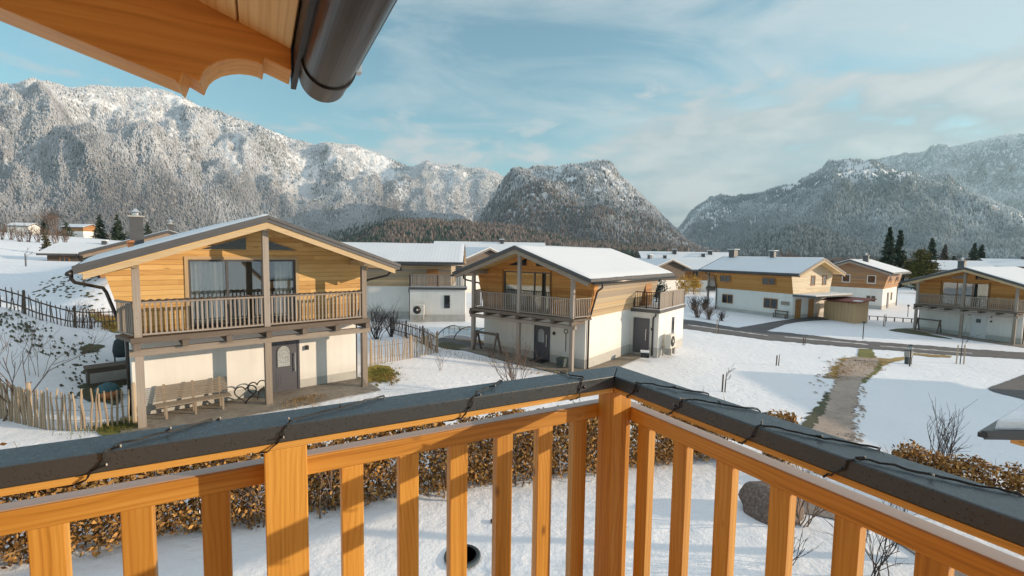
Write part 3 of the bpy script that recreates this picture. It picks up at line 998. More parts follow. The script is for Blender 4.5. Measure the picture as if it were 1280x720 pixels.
def col_right(rg, T, X, S, pos):
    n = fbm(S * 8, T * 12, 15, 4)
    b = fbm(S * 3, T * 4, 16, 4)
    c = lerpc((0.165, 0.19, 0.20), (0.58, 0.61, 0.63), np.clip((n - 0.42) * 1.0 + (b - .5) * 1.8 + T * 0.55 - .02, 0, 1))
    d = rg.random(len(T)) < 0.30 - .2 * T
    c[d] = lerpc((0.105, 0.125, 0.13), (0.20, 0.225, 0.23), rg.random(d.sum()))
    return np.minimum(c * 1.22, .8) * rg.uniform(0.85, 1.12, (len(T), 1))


right_back.wood('far_wood', 30000, (12, 22), lambda rg, T, X, S, pos: np.minimum(col_right(rg, T, X, S, pos) * 1.25 + .07, .8), 0.05, 1.04)  # back range trees lifted paler, haze put into their colour
right_mid = Range('forested_mountains', [(825, 310), (840, 297), (852, 284), (862, 270), (872, 261), (884, 255), (900, 252), (925, 250), (945, 247), (960, 243), (985, 239), (1000, 230), (1020, 222), (1035, 213), (1055, 207.5), (1070, 208), (1090, 212), (1105, 213), (1130, 215), (1150, 219), (1170, 221), (1185, 220), (1196, 232), (1220, 244), (1250, 257), (1290, 274), (1350, 292), (1420, 305)],
                  3000, lambda x: 1500 + 0 * x, 3.0, 61, rough=0.22, gull=6.0, power=0.85, nt=90, na=260)
right_mid.wood('mountain_wood', 52000, (8, 16), col_right, 0.0, 1.04,
               keep=lambda rg, T, X, S, pos: rg.random(len(T)) < np.clip(1.1 - chutes(S, T, 9.0, 65) * (1.25 + 0.3 * np.exp(-((X - 1075) / 110.0) ** 2 - ((T - 0.66) / 0.30) ** 2)), 0.06, 1.0))
right_front = Range('dark_spur', [(880, 314), (900, 307), (915, 300), (930, 292), (950, 281), (970, 270), (985, 262), (1000, 258), (1020, 262), (1060, 276), (1100, 290), (1150, 300), (1220, 308)],
                    2250, 1300, 2.0, 71, rough=0.08, gull=5.0, power=0.9, nt=50, na=130, lowcol=(0.06, 0.06, 0.055))
right_front.wood('spur_wood', 16000, (8, 15), lambda rg, T, X, S, pos: lerpc((0.06, 0.072, 0.072), (0.26, 0.28, 0.285), rg.random(len(T)) ** 1.4), 0.0, 1.04)


# ------------------------------------------------------------------ the chalets
def zt(x):
    return 6.18 - 0.345 * abs(x)


def chevron(mb, xw, top, th, y0, y1, k=0.345):
    mb.prism([(-xw, top - k * xw), (0, top), (xw, top - k * xw), (xw, top - k * xw - th), (0, top - th), (-xw, top - k * xw - th)], 'y', y0, y1)


def railing(parent, p, q, z, h, m, spacing=0.13, w=0.045, d=0.03, rail=(0.09, 0.05), post_every=0, bar_name='baluster'):
    """handrail, lower rail and single balusters between two points (local)"""
    p = Vector((p[0], p[1], z)); q = Vector((q[0], q[1], z))
    L = (q - p).length
    mb = MB()
    mb.beam(p + Vector((0, 0, h - rail[1] / 2)), q + Vector((0, 0, h - rail[1] / 2)), rail[0], rail[1])
    mb.build('handrail', m, parent)
    mb = MB()
    mb.beam(p + Vector((0, 0, 0.10)), q + Vector((0, 0, 0.10)), 0.05, 0.05)
    mb.build('lower_rail', m, parent)
    n = max(1, int(round(L / spacing)))
    dirv = (q - p).normalized()
    ang = math.atan2(dirv.y, dirv.x)
    proto = None
    for i in range(n):
        c = p.lerp(q, (i + .5) / n)
        if proto is None:
            b = MB(); b.box(-w / 2, w / 2, -d / 2, d / 2, 0.125, h - rail[1])
            proto = b.build(bar_name, m, parent)
            o = proto
        else:
            o = proto.copy(); COL.objects.link(o)
        o.location = c
        o.rotation_euler = (0, 0, ang)


def glazing(parent, x0, x1, z0, z1, y, fm, gm, mullions=1, fw=0.07, dep=0.06, name='window', axis='y', sgn=-1):
    """a window: frame ring with mullions and one pane per bay; axis 'y' faces the front, 'x' the side"""
    mb = MB()
    def bx(m_, a0, a1, b0, b1, d0, d1):
        lo, hi = sorted((y + sgn * d0, y + sgn * d1))
        if axis == 'y':
            m_.box(a0, a1, lo, hi, b0, b1)
        else:
            m_.box(lo, hi, a0, a1, b0, b1)
    bx(mb, x0, x1, z0, z0 + fw, 0, dep); bx(mb, x0, x1, z1 - fw, z1, 0, dep)
    n = mullions + 1
    for i in range(n + 1):
        c = x0 + (x1 - x0) * i / n
        a0 = c - fw / 2 if 0 < i < n else (c if i == 0 else c - fw)
        bx(mb, a0, a0 + fw, z0 + fw + .001, z1 - fw - .001, 0.001, dep - .001)
    fr = mb.build(name, fm, parent)
    for i in range(n):
        a0 = x0 + (x1 - x0) * i / n + (fw if i == 0 else fw / 2); a1 = x0 + (x1 - x0) * (i + 1) / n - (fw if i == n - 1 else fw / 2)
        g = MB(); bx(g, a0, a1, z0 + fw, z1 - fw, 0.012, 0.024)
        g.build('pane', gm, fr)
    return fr


def tri_window(parent, pts, y, fm, gm):
    c = (sum(p[0] for p in pts) / 3, sum(p[1] for p in pts) / 3)
    outer = [(c[0] + (p[0] - c[0]) * 1.16, c[1] + (p[1] - c[1]) * 1.22) for p in pts]
    f = MB(); f.prism(outer, 'y', y - 0.03, y + 0.01)
    fr = f.build('gable_window', fm, parent)
    g = MB(); g.prism(pts, 'y', y - 0.045, y - 0.02)
    g.build('pane', gm, fr)


def entrance(parent, x0, x1, y, m, style='arch', z0=0.05, z1=2.02):
    mb = MB()
    mb.box(x0 - .07, x0, y - .07, y + .01, z0 - .05, z1 + .07); mb.box(x1, x1 + .07, y - .07, y + .01, z0 - .05, z1 + .07); mb.box(x0, x1, y - .068, y + .008, z1, z1 + .07)
    mb.box(x0, x1, y - .045, y + .005, z0 - .05, z1)
    d = mb.build('door', m, parent)
    w = x1 - x0
    cx_ = (x0 + x1) / 2 - .03
    if style == 'arch':
        r_ = w * .23
        zb, zc = z0 + .98, z0 + 1.52
        poly = [(cx_ - r_, zb), (cx_ + r_, zb)] + [(cx_ + r_ * math.cos(t), zc + r_ * 1.05 * math.sin(t)) for t in np.linspace(0, math.pi, 11)]
        ring = [(cx_ + (a - cx_) * 1.16, zc - .1 + (b - zc + .1) * 1.08) for a, b in poly]
        MB().prism(ring, 'y', y - .062, y - .04).build('glass_surround', M['roof_metal'], d)
        MB().prism(poly, 'y', y - .07, y - .055).build('door_glass', M['door_glass'], d)
        pn = MB()
        for k, e in ((.30, .055), (.22, .062), (.13, .069)):
            pn.box(cx_ - w * k, cx_ + w * k, y - e, y - .04, z0 + .48 - k * 1.1, z0 + .48 + k * 1.1)
        pn.build('door_panel', m, d)
    elif style == 'small':
        MB().box(cx_ - .16, cx_ + .16, y - .06, y - .04, z0 + 1.35, z0 + 1.70).build('door_glass', M['glass_dark'], d)
    h = MB()
    h.box(x1 - .12, x1 - .09, y - .12, y - .10, z0 + .75, z0 + 1.45)
    h.box(x1 - .115, x1 - .095, y - .10, y - .045, z0 + .8, z0 + .83); h.box(x1 - .115, x1 - .095, y - .10, y - .045, z0 + 1.36, z0 + 1.39)
    h.build('handle', M['steel'], d)
    return d


def snow_slab(xw, top, y0, y1, parent, seed, k=0.345, th=.06):
    """thin lying snow with a ragged edge and uneven depth on both pitches"""
    nu, nv = 30, 60
    V = []
    for b in (0, 1):
        for i in range(nu + 1):
            u = -1 + 2 * i / nu
            for j in range(nv + 1):
                v = j / nv
                a = fbm(np.array([v * 17.0]), np.array([3.0 + (u > 0)]), seed, 4, .6)[0]
                c = fbm(np.array([u * 9.0]), np.array([8.0 + (v > .5)]), seed + 3, 4, .6)[0]
                x = u * (xw - .07 * a * abs(u) ** 6)
                y = y0 + (y1 - y0) * v + (.05 * c * (1 if v < .5 else -1)) * abs(2 * v - 1) ** 8
                edge = i in (0, nu) or j in (0, nv)
                d = 0 if (b or edge) else th * (.65 + .7 * fbm(np.array([x * .8]), np.array([y * .8]), seed + 9, 3)[0])
                z = top - k * abs(x) + (.002 if (b or edge) else d) - (.0015 if b else 0)
                V.append((x, y, z))
    n = (nu + 1) * (nv + 1)
    idx = np.arange(n).reshape(nu + 1, nv + 1)
    F = np.stack([idx[:-1, :-1], idx[1:, :-1], idx[1:, 1:], idx[:-1, 1:]], -1).reshape(-1, 4)
    mb = MB()
    mb.v = V[:n]; mb.g = V[:n]; mb.f = [tuple(int(q) for q in r_) for r_ in F]
    return mb.build('roof_snow', M['roof_snow'], parent, smooth=True, fix=False)


def chalet(loc, az, label, wallm=('clad_orange', 'clad_worn'), postm='weathered', front=True, rails=True, annex=None, patio='dark', doorm='door_grey', doorstyle='arch', chimney=None, bargem='pale_beam', group='chalets of the holiday village',
           pipes=(1, -1), back_windows=False, side_windows=False):
    H = empty('chalet', loc, R(az), label, 'house', group)
    W = M['weathered'] if postm == 'weathered' else M[postm]
    # ground floor
    MB().box(-3.55, 3.55, 1.15, 10.3, -.6, 2.65).build('ground_floor', M['plaster'], H)
    MB().box(-3.554, 3.554, 1.146, 10.304, -.6, .42).build('plinth', M['plinth'], H)
    # upper floor: walls lean outwards
    k = 0.2463
    xo = lambda z: 3.6 + (z - 2.65) * k
    zs = 4.757
    body = MB()
    body.prism([(-3.6, 2.652), (3.6, 2.652), (xo(zs), zt(xo(zs))), (0, zt(0)), (-xo(zs), zt(xo(zs)))], 'y', 1.56, 10.3)
    ox0, ox1, oz0, oz1 = -2.02, 1.28, 2.76, 4.97
    up = body.build('upper_floor', M[wallm[1]], H)
    fr = MB()
    fr.prism([(-3.6, 2.652), (ox0, 2.652), (ox0, zt(ox0)), (-xo(zs), zt(xo(zs)))], 'y', 1.15, 1.558)
    fr.prism([(3.6, 2.652), (xo(zs), zt(xo(zs))), (ox1, zt(ox1)), (ox1, 2.652)], 'y', 1.15, 1.558)
    fr.prism([(ox0, oz1), (ox1, oz1), (ox1, zt(ox1)), (0, zt(0)), (ox0, zt(ox0))], 'y', 1.15, 1.558)
    fr.g = [(p[0], p[1], p[2]) for p in fr.v]
    fr.build('front_wall', M[wallm[0]], up)
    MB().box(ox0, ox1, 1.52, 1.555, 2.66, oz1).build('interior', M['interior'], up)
    # roof
    rf = MB()
    chevron(rf, 4.68, 6.43, 0.21, -.5, 11.4)
    roof = rf.build('roof', M['roof_metal'], H)
    snow_slab(4.64, 6.432, -.46, 11.36, roof, rnd.randint(1, 900))
    tr = MB()
    chevron(tr, 4.70, 6.45, 0.11, -.53, -.502)
    tr.build('verge_trim', M['roof_metal'], roof)
    so = MB(); chevron(so, 4.58, 6.217, 0.03, -.46, 11.36); so.build('soffit', M['soffit'] if front else M['clad_orange'], roof)
    bb = MB(); chevron(bb, 4.50, 6.19, 0.17, -.47, -.40)
    bb.build('barge_board', M[bargem], roof)
    bb = MB(); chevron(bb, 4.50, 6.19, 0.20, 11.30, 11.37)
    bb.build('barge_board', M[bargem], roof)
    for x in (0, -3.4, 3.4):
        t_ = zt(x) - 0.02 - (0.345 * .08 if x else 0)
        pl_ = MB().prism([(-.36, t_), (1.2, t_), (1.2, t_ - .2), (-.2, t_ - .2), (-.27, t_ - .14), (-.36, t_ - .12)], 'x', x - .08, x + .08)
        pl_.build('purlin', M[bargem], roof)
    for s in (1, -1):
        g = MB()
        g.tube([(s * 4.765, -.52, 4.63), (s * 4.765, 5, 4.60), (s * 4.765, 11.42, 4.57)], .07, 10)
        gt = g.build('gutter', M['gutter_metal'], roof, smooth=True)
        if s in pipes:
            d = MB()
            d.tube([(s * 4.765, .55, 4.60), (s * 4.765, .55, 4.44), (s * 4.70, .62, 4.34), (s * 4.12, 1.30, 4.12), (s * 4.05, 1.34, 3.98), (s * 3.70, 1.34, 2.7), (s * 3.63, 1.34, 2.5), (s * 3.63, 1.34, -.1)], .05, 8)
            d.build('downpipe', M['gutter_metal'], H, smooth=True)
    if chimney:
        cx_, cy_, w_, top = chimney[:4]
        c = MB(); c.box(cx_ - w_, cx_ + w_, cy_ - w_, cy_ + w_, 6.3 - .345 * abs(cx_), top)
        ch = c.build('chimney', M['roof_metal'], roof)
        c = MB(); c.box(cx_ - w_ - .06, cx_ + w_ + .06, cy_ - w_ - .06, cy_ + w_ + .06, top + .002, top + .06); c.build('chimney_cap', M['concrete'], ch)
        c = MB(); c.lathe([(.10, 0), (.10, .12), (.17, .16), (.03, .30)], (cx_, cy_, top + .06), 10); c.build('chimney_cowl', M['steel'], ch)
        if len(chimney) > 4:
            px_, py_ = chimney[4]
            c = MB(); zb = 6.40 - .345 * abs(px_)
            c.lathe([(.10, 0), (.10, .22), (.135, .23), (.135, .33)], (px_, py_, zb), 10); c.build('vent_pipe', M['terracotta'], roof)
    if front:
        bal = MB()
        bal.prism([(-3.56, -.13), (3.56, -.13), (3.90, 1.148), (-3.90, 1.148)], 'z', 2.60, 2.70)
        bal.box(-3.58, 3.58, -.165, -.132, 2.57, 2.735)
        B = bal.build('balcony', M['weathered_dark'], H)
        j = MB()
        j.box(-3.62, 3.62, -.09, .09, 2.19, 2.38)
        j.build('beam', W, B)
        proto = None
        for i in range(7):
            x = -3.45 + 6.9 * i / 6
            if proto is None:
                proto = MB().box(-.08, .08, -.26, 1.147, 2.383, 2.585).build('joist', M['weathered_dark'], B)
                o = proto
            else:
                o = proto.copy(); COL.objects.link(o)
            o.location.x = x
        for x, top in ((-3.4, zt(3.4) - .25), (0, zt(0) - .22), (3.4, zt(3.4) - .25)):
            p = MB(); p.box(x - .09, x + .09, -.088, .088, 2.74, top); p.build('post', W, B)
            p = MB(); p.box(x - .10, x + .10, -.098, .098, -.5, 2.188); p.build('post', W, B)
        if rails:
            railing(B, (-3.3, -.04), (-.1, -.04), 2.71, 1.06, W)
            railing(B, (.1, -.04), (3.3, -.04), 2.71, 1.06, W)
            for s in (-1, 1):
                railing(B, (s * 3.50, .05), (s * 3.84, 1.12), 2.71, 1.06, W)
        # patio doors behind the balcony
        fm = M['roof_metal'] if patio != 'wood' else M['clad_brown']
        g = glazing(up, ox0, ox1, oz0, oz1, 1.24, fm, M['glass'], mullions=2, name='patio_door')
        MB().box(ox0 - .10, ox0, 1.12, 1.15, 2.74, oz1 + .1).box(ox1, ox1 + .1, 1.12, 1.15, 2.74, oz1 + .1).box(ox0, ox1, 1.121, 1.15, oz1, oz1 + .1).build('window_casing', M[wallm[0]] if patio != 'pale' else M['pale_beam'], up)
        if patio == 'pale':
            cu_ = MB()
            for a0, a1 in ((-1.95, -1.02), (.62, 1.22)):
                n_ = 46
                for i in range(n_):
                    xa = a0 + (a1 - a0) * i / n_; xb = a0 + (a1 - a0) * (i + 1) / n_
                    ya = 1.40 + .03 * math.sin(xa * 46); yb = 1.40 + .03 * math.sin(xb * 46)
                    cu_.quad((xa, ya, 2.78), (xb, yb, 2.78), (xb, yb, 4.93), (xa, ya, 4.93))
            cu_.build('curtain', M['curtain'], up, fix=False)
        tri_window(up, [(-1.66, 5.32), (-.34, 5.32), (-.34, 5.74)], 1.145, M[wallm[0]], M['glass_dark'])
        tri_window(up, [(.34, 5.32), (1.30, 5.32), (.34, 5.66)], 1.145, M[wallm[0]], M['glass_dark'])
        entrance(H, .36, 1.27, 1.145, M[doorm], doorstyle)
        for x, z in ((.12, 2.02), (1.62, 1.98), (1.62, 1.55)):
            l = MB(); l.box(x - .05, x + .05, 1.04, 1.14, z, z + .16); l.build('wall_lamp', M['black'], H)
    if annex:
        a0, a1, y0, y1 = 3.552, 5.35, 6.95, 11.6
        an = MB().box(a0, a1, y0, y1, -.6, 2.52).build('annex', M['plaster'], H)
        MB().box(a0, a1 + .004, y0 - .004, y1 + .004, -.6, .40).build('plinth', M['plinth'], an)
        MB().box(a0 + .06, a1 + .10, y0 - .10, y1 + .10, 2.522, 2.72).build('coping', M['roof_metal'], an)
        MB().box(a0 + .12, a1 + .06, y0 - .06, y1 + .06, 2.722, 2.76).build('terrace_snow', M['roof_snow'], an)
        TR = MB()
        for x, y in ((3.75, y0), (4.55, y0), (a1, y0), (a1, (y0 + y1) / 2), (a1, y1)):
            TR.box(x - .035, x + .035, y - .035, y + .035, 2.72, 3.78)
        tr_ = TR.build('terrace_railing', M['dark_iron'], H)
        railing(tr_, (3.75, y0), (a1, y0), 2.72, 1.06, M['dark_iron'], spacing=.15, w=.03, d=.02)
        railing(tr_, (a1, y0 + .05), (a1, y1), 2.72, 1.06, W, spacing=.15, w=.10, d=.025)
        if annex != 'plain':
            entrance(H, 3.86, 4.72, y0 - .005, M[doorm], 'plain', .05, 2.08)
            l = MB(); l.box(4.92, 5.0, y0 - .09, y0, 1.45, 1.6); l.build('wall_lamp', M['black'], H)
        if annex == 'door':
            glazing(H, 9.3, 9.72, .95, 2.05, 5.352, M['roof_metal'], M['glass_dark'], 0, .05, .03, 'window', 'x', 1)
        else:
            glazing(H, 9.8, 10.3, .95, 2.05, 5.352, M['roof_metal'], M['glass_dark'], 0, .05, .03, 'window', 'x', 1)
        d = MB()
        d.tube([(5.20, 6.86, 2.5), (5.20, 6.84, 2.40), (5.05, 6.87, 2.24), (5.02, 6.89, 2.1), (5.02, 6.89, -.1)], .05, 8)
        d.build('downpipe', M['gutter_metal'], H, smooth=True)
        # way out to the terrace, a recess in the side wall
        MB().prism([(8.2, 2.72), (9.2, 2.72), (9.2, 4.55), (8.2, 4.55)], 'x', 3.65, 3.98).build('terrace_door', M['clad_brown'], H)
    if side_windows:
        def side_win(y0, y1, z0, z1, x):
            glazing(H, y0, y1, z0, z1, x, M['clad_brown'], M['glass_dark'], 1, .08, .05, 'window', 'x', 1)
        side_win(2.0, 3.35, 3.45, 4.25, 3.99); side_win(7.15, 8.6, 3.45, 4.25, 3.99)
        side_win(2.1, 3.5, .95, 2.0, 3.553); side_win(7.2, 8.75, .92, 2.0, 3.553)
    if back_windows:
        for x0 in (-2.75, .05):
            glazing(H, x0, x0 + .95, 3.3, 4.4, 10.302, M['white_paint'], M['glass_dark'], 0, .09, .05, 'window', 'y', 1)
        glazing(H, -2.9, -1.8, .85, 1.75, 10.306, M['white_paint'], M['glass_dark'], 1, .07, .04, 'window', 'y', 1)
    return H


left = chalet((-8.275, 15.534, .66), 41.25, 'golden timber chalet with white ground floor, grey door and long bench under its balcony', ('clad_gold', 'clad_gold'), patio='pale', chimney=(-3.0, 8.0, .22, 6.60, (-3.25, 6.9)))
mid = chalet((.405, 25.513, -.043), -37.7, 'timber chalet with long snowy roof, terraced annex and shaded balcony behind the railing corner', ('clad_orange', 'clad_worn'), annex='door', bargem='weathered')
right = chalet((41.0, 41.9, -1.12), -63, 'timber chalet with white front door and shaded balcony, farther right beyond the road', ('clad_orange', 'clad_orange'), doorm='door_white', doorstyle='small', patio='wood', chimney=(-1.5, 3.5, .25, 6.95))
side = chalet((27.1, 58.6, -.507), -149.9, 'chalet with its long side windows toward the road and a lit gable beside a shed', ('clad_orange', 'clad_orange'), rails=True, side_windows=True, chimney=None)
back = chalet((-15.9, 43.6, .29), -85.8, 'chalet seen side-on behind the picket fence, heat pump on its white annex', ('clad_orange', 'clad_worn'), annex='plain', rails=False)
far = chalet((53.8, 69.8, -.672), 131.4, 'chalet with white framed back windows, partly hidden behind the shed', ('clad_far', 'clad_far'), front=False, rails=False, back_windows=True, annex=None, chimney=(-.9, 7.2, .3, 7.0), bargem='weathered')
behind = chalet((-24.6, 33.2, .8), 41, 'dark roofed chalet peeping out just behind the roof of the golden chalet', ('clad_brown', 'clad_brown'), front=False, rails=False, chimney=(.45, 3.0, .17, 7.0), bargem='weathered')
casting = chalet((39.5, 13.2, -1.1), 0, 'chalet next door whose shadow falls across the snowy meadow', ('clad_orange', 'clad_worn'), front=False, rails=False)

MB().prism([(-3.6, 2.66), (3.6, 2.66), (4.11, 4.755), (0, 6.17), (-4.11, 4.755)], 'y', 10.3005, 10.312).build('gable_wall', M['clad_pale'], side)
# lit gable of the side-on chalet: windows, porch roof, doors; all parts of that house
glazing(side, -.45, .35, 3.45, 4.55, 10.314, M['clad_brown'], M['glass_dark'], 0, .09, .05, 'window', 'y', 1)
glazing(side, -2.75, -1.95, 3.45, 4.55, 10.314, M['clad_brown'], M['glass_dark'], 0, .09, .05, 'window', 'y', 1)
pr = MB().box(-3.7, 3.7, 10.315, 12.6, 2.42, 2.60).build('porch_roof', M['roof_metal'], side)
MB().box(-3.65, 3.62, 10.35, 12.55, 2.602, 2.68).build('porch_snow', M['roof_snow'], pr)
for x0 in (2.05, -.45):
    dd = MB().box(x0, x0 + 1.0, 10.31, 10.36, 0, 2.05).build('door', M['clad_brown'], side)
    MB().box(x0 + .85, x0 + .9, 10.362, 10.40, .98, 1.06).build('handle', M['steel'], dd)
MB().box(3.553, 3.60, 9.1, 10.0, 1.42, 1.80).build('name_board', M['weathered'], side)
for (x, y, w_, top) in ((0.2, .95, .36, 7.2), (0.1, 5.9, .22, 7.05)):
    rf_ = [o for o in side.children if o.name.startswith('roof')][0]
    c = MB().box(x - w_, x + w_, y - w_, y + w_, 6.2, top).build('chimney', M['roof_metal'], rf_)
    MB().box(x - w_ - .16, x + w_ + .16, y - w_ - .16, y + w_ + .16, top + .10, top + .18).build('chimney_cap', M['roof_snow'], c)
# far chalet: flat annex on its left, small windows and a door on the lit side
MB().box(3.56, 6.6, 7.2, 10.2, -.6, 2.4).build('annex', M['plaster'], far)
MB().box(3.56, 6.8, 7.0, 10.4, 2.402, 2.58).build('annex_roof', M['roof_metal'], far)
for y0, y1, z0, z1 in ((8.3, 8.9, 3.4, 4.2), (3.8, 4.5, 3.4, 4.2), (4.4, 5.2, .9, 2.0)):
    glazing(far, y0, y1, z0, z1, -3.56 if z0 < 2 else -4.0, M['clad_brown'], M['glass_dark'], 0, .07, .05, 'window', 'x', -1)
MB().box(-3.62, -3.552, 6.6, 7.5, 0, 2.05).build('door', M['door_grey'], far)

# stone terraces before the doors
def apron(h, x0, x1, y0, y1):
    mw = Matrix.Translation(h.location) @ Matrix.Rotation(h.rotation_euler[2], 4, 'Z')
    rows = []
    n = 8
    for i in range(n + 1):
        x = x0 + (x1 - x0) * i / n
        rows.append((tuple(mw @ Vector((x, y0, 0))), tuple(mw @ Vector((x, y1, 0)))))
    return rows
drape('terrace', apron(left, -3.9, 3.75, -.75, 1.3), M['flagstone'], .045, .16, seed=31)
drape('terrace', apron(mid, -3.9, 3.9, -.8, 1.3), M['flagstone'], .045, .14, seed=32)
drape('terrace', apron(mid, 3.4, 4.6, 1.0, 7.1), M['flagstone'], .043, .12, seed=33)
drape('terrace', apron(right, -3.9, 4.5, -.8, 1.3), M['flagstone'], .045, .14, seed=34)


# ------------------------------------------------------------------ our own house and balcony
S = 1.15
AZ = 28.777
OX, OY = .427 * S, 1.877 * S
ZC = 6 - .5 * S          # top of the cap
home = empty('house', (OX, OY, 0), R(AZ), 'timber house with dark gutter and carved rafter end above the viewpoint', 'house')
rel = lambda z: 6 - (6 - z) * S
raf = [(-6.5, 6.502 + .31 * 4.824), (-1.676, 6.502), (-1.665, 6.488), (-1.652, 6.527), (-1.612, 6.506), (-1.606, 6.526), (-1.597, 6.545), (-1.582, 6.562), (-1.562, 6.577), (-1.535, 6.589),
       (-1.508, 6.596), (-1.480, 6.598), (-1.455, 6.596), (-1.440, 6.589), (-1.436, 6.615), (-1.356, 6.588), (-1.356, 6.75), (-6.5, 6.75 + .343 * 5.144)]
MB().prism(raf, 'y', .085, .235).build('rafter', M['beam_dark'], home, bevel=.004)
nrm_ = (.343, 0, 1)
sf_ = MB()
for k in range(30):
    xa = -1.352 - k * .152; xm = xa - .074
    zz_ = 6.675 + .343 * (-1.366 - xm)
    sf_.beam((xm, -12, zz_), (xm, .083, zz_), .1455 * 1.057, .03, nrm_)
sf_.build('soffit', M['soffit'], home, bevel=.003)
MB().box(-1.350, -1.332, -12, .25, 6.580, 6.80).build('fascia', M['black'], home, bevel=.002)
rf = MB().prism([(-6.5, 6.76 + .343 * 5.2), (-1.30, 6.76), (-1.30, 6.86), (-6.5, 6.86 + .343 * 5.2)], 'y', -12, .28).build('roof', M['roof_metal'], home)
MB().prism([(-6.5, 6.862 + .343 * 5.2), (-1.33, 6.872), (-1.33, 6.95), (-6.5, 6.95 + .343 * 5.2)], 'y', -12, .26).build('roof_snow', M['roof_snow'], rf)
gc_, gz_, gr = -1.257, 6.585, .076
prof = [(gc_ + gr * math.cos(t), gz_ + gr * math.sin(t)) for t in np.linspace(math.pi, 2 * math.pi, 25)] + [(gc_ + gr + .004, gz_ + .012), (gc_ + gr - .008, gz_ + .012)] + \
       [(gc_ + (gr - .008) * math.cos(t), gz_ + (gr - .008) * math.sin(t)) for t in np.linspace(2 * math.pi, math.pi, 25)]
gut = MB().prism(prof, 'y', -12, .105).build('gutter', M['gutter_metal'], home)
MB().prism([(gc_ + gr * .99 * math.cos(t), gz_ + gr * .99 * math.sin(t)) for t in np.linspace(math.pi, 2 * math.pi, 25)], 'y', .100, .104).build('gutter_end_cap', M['gutter_metal'], gut)
MB().tube([(gc_ + gr + .006, -12, gz_ + .006), (gc_ + gr + .006, .10, gz_ + .006)], .009, 8).build('gutter_bead', M['gutter_metal'], gut, smooth=True)
for yb in (-.045, -1.0, -2.0):
    band = [(gc_ + (gr + .006) * math.cos(t), gz_ + (gr + .006) * math.sin(t)) for t in np.linspace(math.pi * .98, 2.03 * math.pi, 25)] + [(gc_ + (gr + .001) * math.cos(t), gz_ + (gr + .001) * math.sin(t)) for t in np.linspace(2.03 * math.pi, math.pi * .98, 25)]
    b_ = MB().prism(band, 'y', yb - .012, yb + .012)
    b_.build('gutter_bracket', M['gutter_metal'], gut)
    MB().box(gc_ + gr + .004, gc_ + gr + .022, yb - .016, yb + .016, gz_ - .01, gz_ + .022).build('bracket_clip', M['steel'], gut)
MB().prism([(-2.8, 4.14), (-2.35, 6.6), (-6, 7.9), (-6, 4.14)], 'y', -11, -.95).build('wall', M['clad_orange'], home)
MB().box(-6, -.02, -8, .08, -.5, 3.995).build('ground_floor', M['plaster'], home)
MB().box(-6, .17, -6, .17, 4.0, 4.13).build('terrace_deck', M['larch'], home)

rail = empty('balcony_railing', (OX, OY, 0), R(AZ), 'orange larch balcony railing with dark sheet metal cap in the foreground', 'railing')
w = .134 * S
LX, RY = -3.2, -3.0
zc0 = rel(5.449)
capL = MB().prism([(LX, 0), (0, 0), (w, w), (LX, w)], 'z', zc0, ZC).build('cap', M['cap_metal'], rail, bevel=.005)
capR = MB().prism([(0.0012, -.0012), (w + .0012, w - .0012), (w, RY), (0, RY)], 'z', zc0, ZC)
capR.g = [(p[1] + 5, p[0], p[2]) for p in capR.v]
capR = capR.build('cap', M['cap_metal'], rail, bevel=.005)
zb = rel(5.431)
tbL = MB().box(LX, .0, .004, w - .03, zb, zc0 - .001).build('top_board', M['larch_fresh'], rail)
tbR = MB().box(.004, w - .03, RY, .003, zb, zc0 - .001).build('top_board', M['larch'], rail)
pw = .10 * S
MB().box(0.002, pw, 0.002, pw, 4.13, zb - .001).build('post', M['larch'], rail, bevel=.004)
MB().box(-1.276 * S, -1.164 * S, .002, pw, 4.13, zb - .001).build('post', M['larch'], rail, bevel=.004)
MB().box(-2.55 * S, -2.44 * S, .002, pw, 4.13, zb - .001).build('post', M['larch'], rail, bevel=.004)
MB().box(.002, pw, -1.30 * S - .12, -1.30 * S, 4.13, zb - .001).build('post', M['larch'], rail, bevel=.004)
zr1, zr0 = rel(5.355), rel(5.292)
def hand(x0, x1, y0, y1):
    o = MB().box(x0, x1, y0, y1, zr0, zr1 - .004).build('rail', M['larch'], rail, bevel=.005)
    MB().box(x0, x1, y0 + .006, y1 - .006, zr1 - .0035, zr1).build('rail_top', M['larch_top_lit'], o)  # thin sheet carrying the painted snow-lit tone of the rail top
hand(LX, pw, pw + .001, pw + .062)
hand(pw + .001, pw + .062, RY, pw)
MB().box(LX, pw, pw + .004, pw + .05, 4.22, 4.285).build('rail', M['larch'], rail)
MB().box(pw + .004, pw + .05, RY, pw, 4.22, 4.285).build('rail', M['larch'], rail)
bw = .07 * S
for c in (-2.7, -2.3, -2.14, -1.95, -1.764, -1.583, -1.402, -1.02, -.83, -.642, -.45, -.262, -.085):
    MB().box(c * S - bw / 2, c * S + bw / 2, pw + .006, pw + .05, 4.286, zr0 - .0005).build('baluster', M['larch'], rail, bevel=.003)
for c in (.068, .258, .447, .64, .825, 1.005, 1.19, 1.38, 1.57, 1.76):
    MB().box(pw + .006, pw + .05, -c * S - bw * .45, -c * S + bw * .45, 4.286, zr0 - .0005).build('baluster', M['larch'], rail, bevel=.003)
# screws in the cap face
for (x, y, ax) in ((-.178, 0, 'y'), (0, -.15, 'x')):
    sc_ = MB()
    sc_.tube([(x, .001, zc0 + .028), (x, -.006, zc0 + .028)] if ax == 'y' else [(.001, y, zc0 + .028), (-.006, y, zc0 + .028)], [.009, .006], 10)
    sc_.build('screw', M['gutter_metal'], capL if ax == 'y' else capR, smooth=True)

